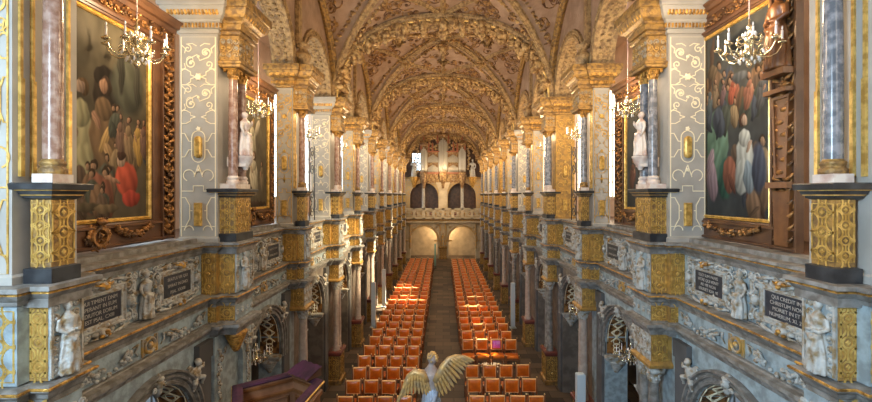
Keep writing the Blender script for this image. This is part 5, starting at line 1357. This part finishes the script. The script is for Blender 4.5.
def balc(b):
    b.box(-3.7, EY-.28, 3.66, 3.7, EY-.16, 4.5); b.box(-3.7, EY-.36, 4.46, 3.7, EY-.08, 4.6); b.box(-3.7, EY-.36, 3.62, 3.7, EY-.08, 3.74)
    for i in range(9): x = -3.5+7*i/8; b.box(x-.13, EY-.36, 3.62, x+.13, EY-.12, 4.6)
ES('balcony_parapet', balc, 'plast')
def balc2(b):
    b.f = lambda a, bb, c: (a, EY-.28-c, bb)
    for i in range(8):
        x = -3.5+7*(i+.5)/8
        for sx in (-1, 1): b.relscroll(x+sx*.22, 4.1, .02, .13, 1.3, 0, sx, .028)
        b.sweep([(x-.28,3.85),(x-.28,4.35),(x+.28,4.35),(x+.28,3.85)], [(0,0),(0,.03),(-.03,.04),(-.04,0)], True)
ES('balcony_relief', balc2, 'relgold')
for i in (0,1,2,3): 
    x = (-2.62,-1.0,1.0,2.62)[i]; b = M(); b.sweep([(x-.22,3.98),(x-.22,4.22),(x+.22,4.22),(x+.22,3.98)][::1], [(0,0),(0,.03)], True, True)
    b.v = [(p[0], EY-.30-p[2], p[1]) for p in b.v]
    thing('balcony_tablet', 'dark red tablet on the end balcony, %s from the left' % ORD[i], 'plaque', (x, EY-.3, 4.1), 'red tablets of the end balcony', to_me(b, 'red', (x,EY-.3,4.1)))
ES('end_upper_wall', lambda b: b.box(-6.0, 42.2, 0, 6.0, 42.4, 12.2), 'wood')
ES('end_gallery_arch', lambda b: arches(b, EY+.3, 4.6, 7.4, (-1.75, 1.75), 1.3, 5.65, -3.7, 3.7, .3), 'relgold')
ES('end_tympanum', lambda b: b.box(-6.0, 41.2, 7.3, 6.0, 41.4, 12.2), 'wood')
ES('organ_loft_floor', lambda b: b.box(-3.7, EY+.1, 7.3, 3.7, 41.3, 7.45), 'goldd')
for i, x in enumerate((-1.8, 1.76)):
    b = M(); b.lathe([(.2,4.6),(.2,4.68),(.14,4.75),(.15,5.5),(.13,6.9),(.2,7.05),(.22,7.3)], x, EY+.15, 14)
    thing('balcony_column', 'slim white column on the end balcony, %s of the organ' % ('left','right')[i], 'column', (x, EY+.15, 4.6), None, to_me(b, 'white', (x,EY+.15,4.6)))
o_win = struct('window_60', None, None, (-2.55, 41.1, 9.0))
b = M(); b.box(-.4,0,-.8,.4,.03,.8); struct('glass', to_me(b, 'winL', (0,0,0)), o_win)
b = M(); 
for x in (-.42,-.13,.13,.42): b.box(x-.04,-.06,-.86,x+.04,.0,.86)
for z in (-.84,-.1,.35,.84): b.box(-.46,-.06,z-.04,.46,0,z+.04)
struct('window_frame', to_me(b, 'iron', (0,0,0)), o_win)
og = thing('organ', 'tall gilded pipe organ above the end balcony', 'organ', (0, 38.9, 7.0))
oo = (0, 38.9, 7.0)
def OP(name, fn, mat, par=None, lab=None):
    b = M(); fn(b); me = b.mesh(name, 1, oo); me.materials.append(MT[mat]); return kid(name, me, par or og, lab)
def ocase(b):
    b.box(-2.05, 38.9, 6.9, 2.05, 39.9, 7.7)
    for x, w, z in ((0,.42,11.1),(-1.75,.34,10.3),(1.75,.34,10.3)):
        b.lathe([(w*.3,6.4),(w*.5,6.8),(w*.95,7.2),(w*1.1,7.6),(w*1.05,7.8),(w,7.85)], x, 38.9, 8, False)
        b.box(x-w, 38.95, 7.6, x+w, 39.6, z)
        b.lathe([(w,z),(w*1.2,z+.08),(w*1.25,z+.2),(w*.9,z+.25),(w*.5,z+.5),(w*.15,z+.6),(w*.1,z+.9)], x, 38.9, 8, False)
    for x0, x1 in ((-1.4,-.44),(.44,1.4)):
        b.box(x0, 39.05, 7.6, x1, 39.6, 9.8); b.box(x0, 38.88, 7.6, x1, 39.1, 7.85); b.box(x0, 38.85, 9.55, x1, 39.1, 9.8); b.box(x0, 38.88, 8.6, x1, 39.1, 8.72)
OP('case', ocase, 'orgw')
def opipes(b):
    for x, w, z0, z1 in ((0,.36,7.9,10.95),(-1.75,.28,7.9,10.15),(1.75,.28,7.9,10.15)):
        for i in range(7):
            a = pi*(i+.5)/7; px, py = x-w*cos(a), 38.9-w*.6*sin(a); r = w*.2
            b.lathe([(.01,z0),(r,z0+.3),(r,z1-.15*abs(i-3))], px, py, 8)
    for x0, x1 in ((-1.38,-.46),(.46,1.38)):
        for zz, hh in ((7.87,.7),(8.74,.78)):
            for i in range(11):
                px = x0+(x1-x0)*(i+.5)/11; t = abs(i-5)/5; b.lathe([(.008,zz),(.036,zz+.1),(.036,zz+hh*(1-.35*t))], px, 38.98, 6)
OP('pipe', opipes, 'pipe', None, 'silvery pipes').__setitem__('kind', 'stuff')
def ocarve(b):
    b.f = lambda a, bb, c: (a, 38.82-c, bb); R = random.Random(6)
    for i in range(46):
        x = -2.1+4.2*(i+.5)/46; z = 7.35+.2*sin(i*1.3); b.relscroll(x, z, 0, .1, 1.2, i, (-1)**i, .026)
    for i in range(30):
        x = R.choice((-1,1))*R.uniform(.5,1.4); z = 9.85+R.uniform(0,.6)*(1.5-abs(abs(x)-.95)); b.relscroll(x, z, 0, .1, 1.2, i, (-1)**i, .03)
    for sx in (-1, 1):
        for i in range(12): b.relscroll(sx*(2.15+R.uniform(0,.35)), 7.8+i*.2, -.1, .12, 1.2, i, (-1)**i, .035)
        for i in range(6): b.relscroll(sx*.43, 10.0+i*.2, -.1, .09, 1.2, i, (-1)**i, .03)
OP('carving', ocarve, 'relgold')
def ofin(b):
    for x, z in ((0,11.6),(-1.75,10.85),(1.75,10.85),(-.95,10.3),(.95,10.3),(-.5,11.0),(.5,11.0),(-1.3,10.3),(1.3,10.3),(-2.0,10.4),(2.0,10.4)):
        b.lathe([(.08,z-.5),(.1,z-.3),(.04,z-.15),(.09,z),(.07,z+.12),(.01,z+.35)], x, 38.8, 8)
    for x0, x1, z in ((-2.1,2.1,7.75),(-1.4,1.4,9.7)): b.box(x0, 38.72, z, x1, 38.86, z+.1)
OP('finial', ofin, 'orgr', None, 'dark red finials and cornices')
b = M(); b.sweep(rect(-.4,38.95,.4,39.5), [(0,4.6),(0,6.2),(.1,6.5),(.25,6.95)], True, True)
thing('organ_support', 'gilded central pier under the organ on the end balcony', 'pier', (0, 39.2, 4.6), None, to_me(b, 'plast', (0,39.2,4.6)))
for i, x in enumerate((-2.65, 2.7)):
    thing('organ_statue', 'white robed statue beside the organ, on its %s' % ('left','right')[i], 'statue', (x, 38.9, 7.45), None, baked('organ_statue', 1, lambda b: figure(b, 1.6, arm=1), .035, None, 'white')).rotation_euler.z = pi/2
    b = M(); b.lathe([(.1,6.5),(.25,6.9),(.4,7.3),(.42,7.45)], x, 38.9, 10); thing('statue_corbel', 'gilded corbel under the white statue %s of the organ' % ('left','right')[i], 'corbel', (x, 38.9, 7.45), None, to_me(b, 'gold', (x,38.9,7.45)))
# carved pulpit-like relief at the foot of the end pier
b = M(); b.sweep(rect(-.33,38.5,.33,38.95), [(.04,0),(.04,.2),(0,.24),(0,.9),(.06,1.0),(.06,1.1),(0,1.15)], True, True); 
thing('end_pedestal', 'gilded pedestal at the foot of the central end pier', 'pedestal', (0,38.75,0), None, to_me(b, 'goldd', (0,38.75,0)))
thing('end_statue', 'gilded statue on the central pedestal of the end arcade', 'statue', (0,38.72,1.15), None, baked('end_statue', 1, lambda b: figure(b, 1.2), .03, None, 'relgold')).rotation_euler.z = pi/2
# ------------------------------------------------------------------ light
def light(name, kind, loc, energy, col, rot=None, **kw):
    l = bpy.data.lights.new(name, kind); l.energy = energy; l.color = col
    for a, v in kw.items(): setattr(l, a, v)
    o = bpy.data.objects.new(name, l); COL.objects.link(o); o.location = loc
    if rot: o.rotation_euler = rot
    return o
def aim(o, target):
    d = Vector(target)-Vector(o.location); o.rotation_euler = d.to_track_quat('-Z', 'Y').to_euler()
w = bpy.data.worlds.new('sky'); SC.world = w; w.use_nodes = True
bg = w.node_tree.nodes['Background']; bg.inputs['Color'].default_value = (.92,.93,1.0,1); bg.inputs['Strength'].default_value = .24
WARM = (1.,.72,.42)
# chandelier lamps; past the fourth bay added fill without a chandelier
for s in (-1, 1):
    for k in range(1, 11):
        light('chandelier_light', 'POINT', (s*3.2, YK[k]+1.9, 7.9), 70, WARM, shadow_soft_size=.12)
# fill lamps added in mid-nave to light the vault, no fixtures
for j in range(1, 7):
    light('vault_fill', 'POINT', (0, 6.5*j-1.3, 8.0), 95, WARM, shadow_soft_size=.12)
light('end_fill', 'POINT', (0, 36.5, 6.2), 110, WARM, shadow_soft_size=.4)  # added fill in front of the organ, no fixture there
light('end_arch_fill', 'POINT', (0, 40.2, 2.9), 200, WARM, shadow_soft_size=.3)  # added fill that brightens the plaster inside the end arches
# spots added inside the nave on both sides, standing in for sunbeams
def beam(src, dst, e, deg, col=(1.,.80,.50)):
    o = light('sunbeam', 'SPOT', src, e, col, spot_size=math.radians(deg), spot_blend=.5, shadow_soft_size=.05); aim(o, dst); return o
beam((2.6,25.5,9.2), (-2.3,22.6,.8), 60000, 10)
beam((2.6,23.5,9.2), (-1.9,20.2,.8), 45000, 8)
beam((2.6,21.5,9.2), (-1.3,19.6,.8), 26000, 6)
beam((2.6,20.0,8.8), (-3.2,20.5,2.6), 20000, 16)
beam((2.6,27.0,8.8), (-3.2,27.5,4.0), 12000, 22)
beam((2.6,11.5,8.8), (-3.3,12.6,4.4), 4000, 22)
beam((2.6,15.0,8.8), (-3.3,16,3.8), 9000, 22)
beam((-2.6,18.2,9.0), (1.33,14.7,.8), 36000, 4.6)
beam((-2.6,19.5,9.0), (1.36,16.6,.8), 40000, 5.5)
beam((-2.6,21.5,9.0), (1.40,18.6,.8), 36000, 5.5)
beam((-2.6,23.5,9.0), (1.50,20.8,.8), 18000, 5)
# unseen fill panels added behind the viewer to light the side walls
o = light('rear_fill_panel', 'AREA', (-3.1,-1.2,6.9), 520, (.62,.82,1.), shape='RECTANGLE', size=1.3, size_y=2.6); aim(o, (3.6,5.8,4.0))
o = light('rear_fill_panel', 'AREA', (3.1,-1.2,8.0), 60, (1.,.86,.68), shape='RECTANGLE', size=1.3, size_y=2.6); aim(o, (-3.6,5.8,4.5))
# ------------------------------------------------------------------ camera
cd = bpy.data.cameras.new('camera'); cam = bpy.data.objects.new('camera', cd); COL.objects.link(cam)
cam.location = (0, 0, 5.8); cam.rotation_euler = (pi/2, 0, 0)
cd.sensor_fit = 'HORIZONTAL'; cd.sensor_width = 36; cd.lens = 36*426/872; cd.shift_x = -7/872; cd.shift_y = -6/872; cd.clip_start = .05; cd.clip_end = 200
SC.camera = cam
vs = SC.view_settings; SC.display_settings.display_device = 'sRGB'; vs.view_transform = 'Standard'; vs.look = 'None'; vs.gamma = 1; vs.use_curve_mapping = False; vs.exposure = 0.3
SC.cycles.use_denoising = True
SC.cycles.max_bounces = 5; SC.cycles.diffuse_bounces = 3; SC.cycles.glossy_bounces = 2
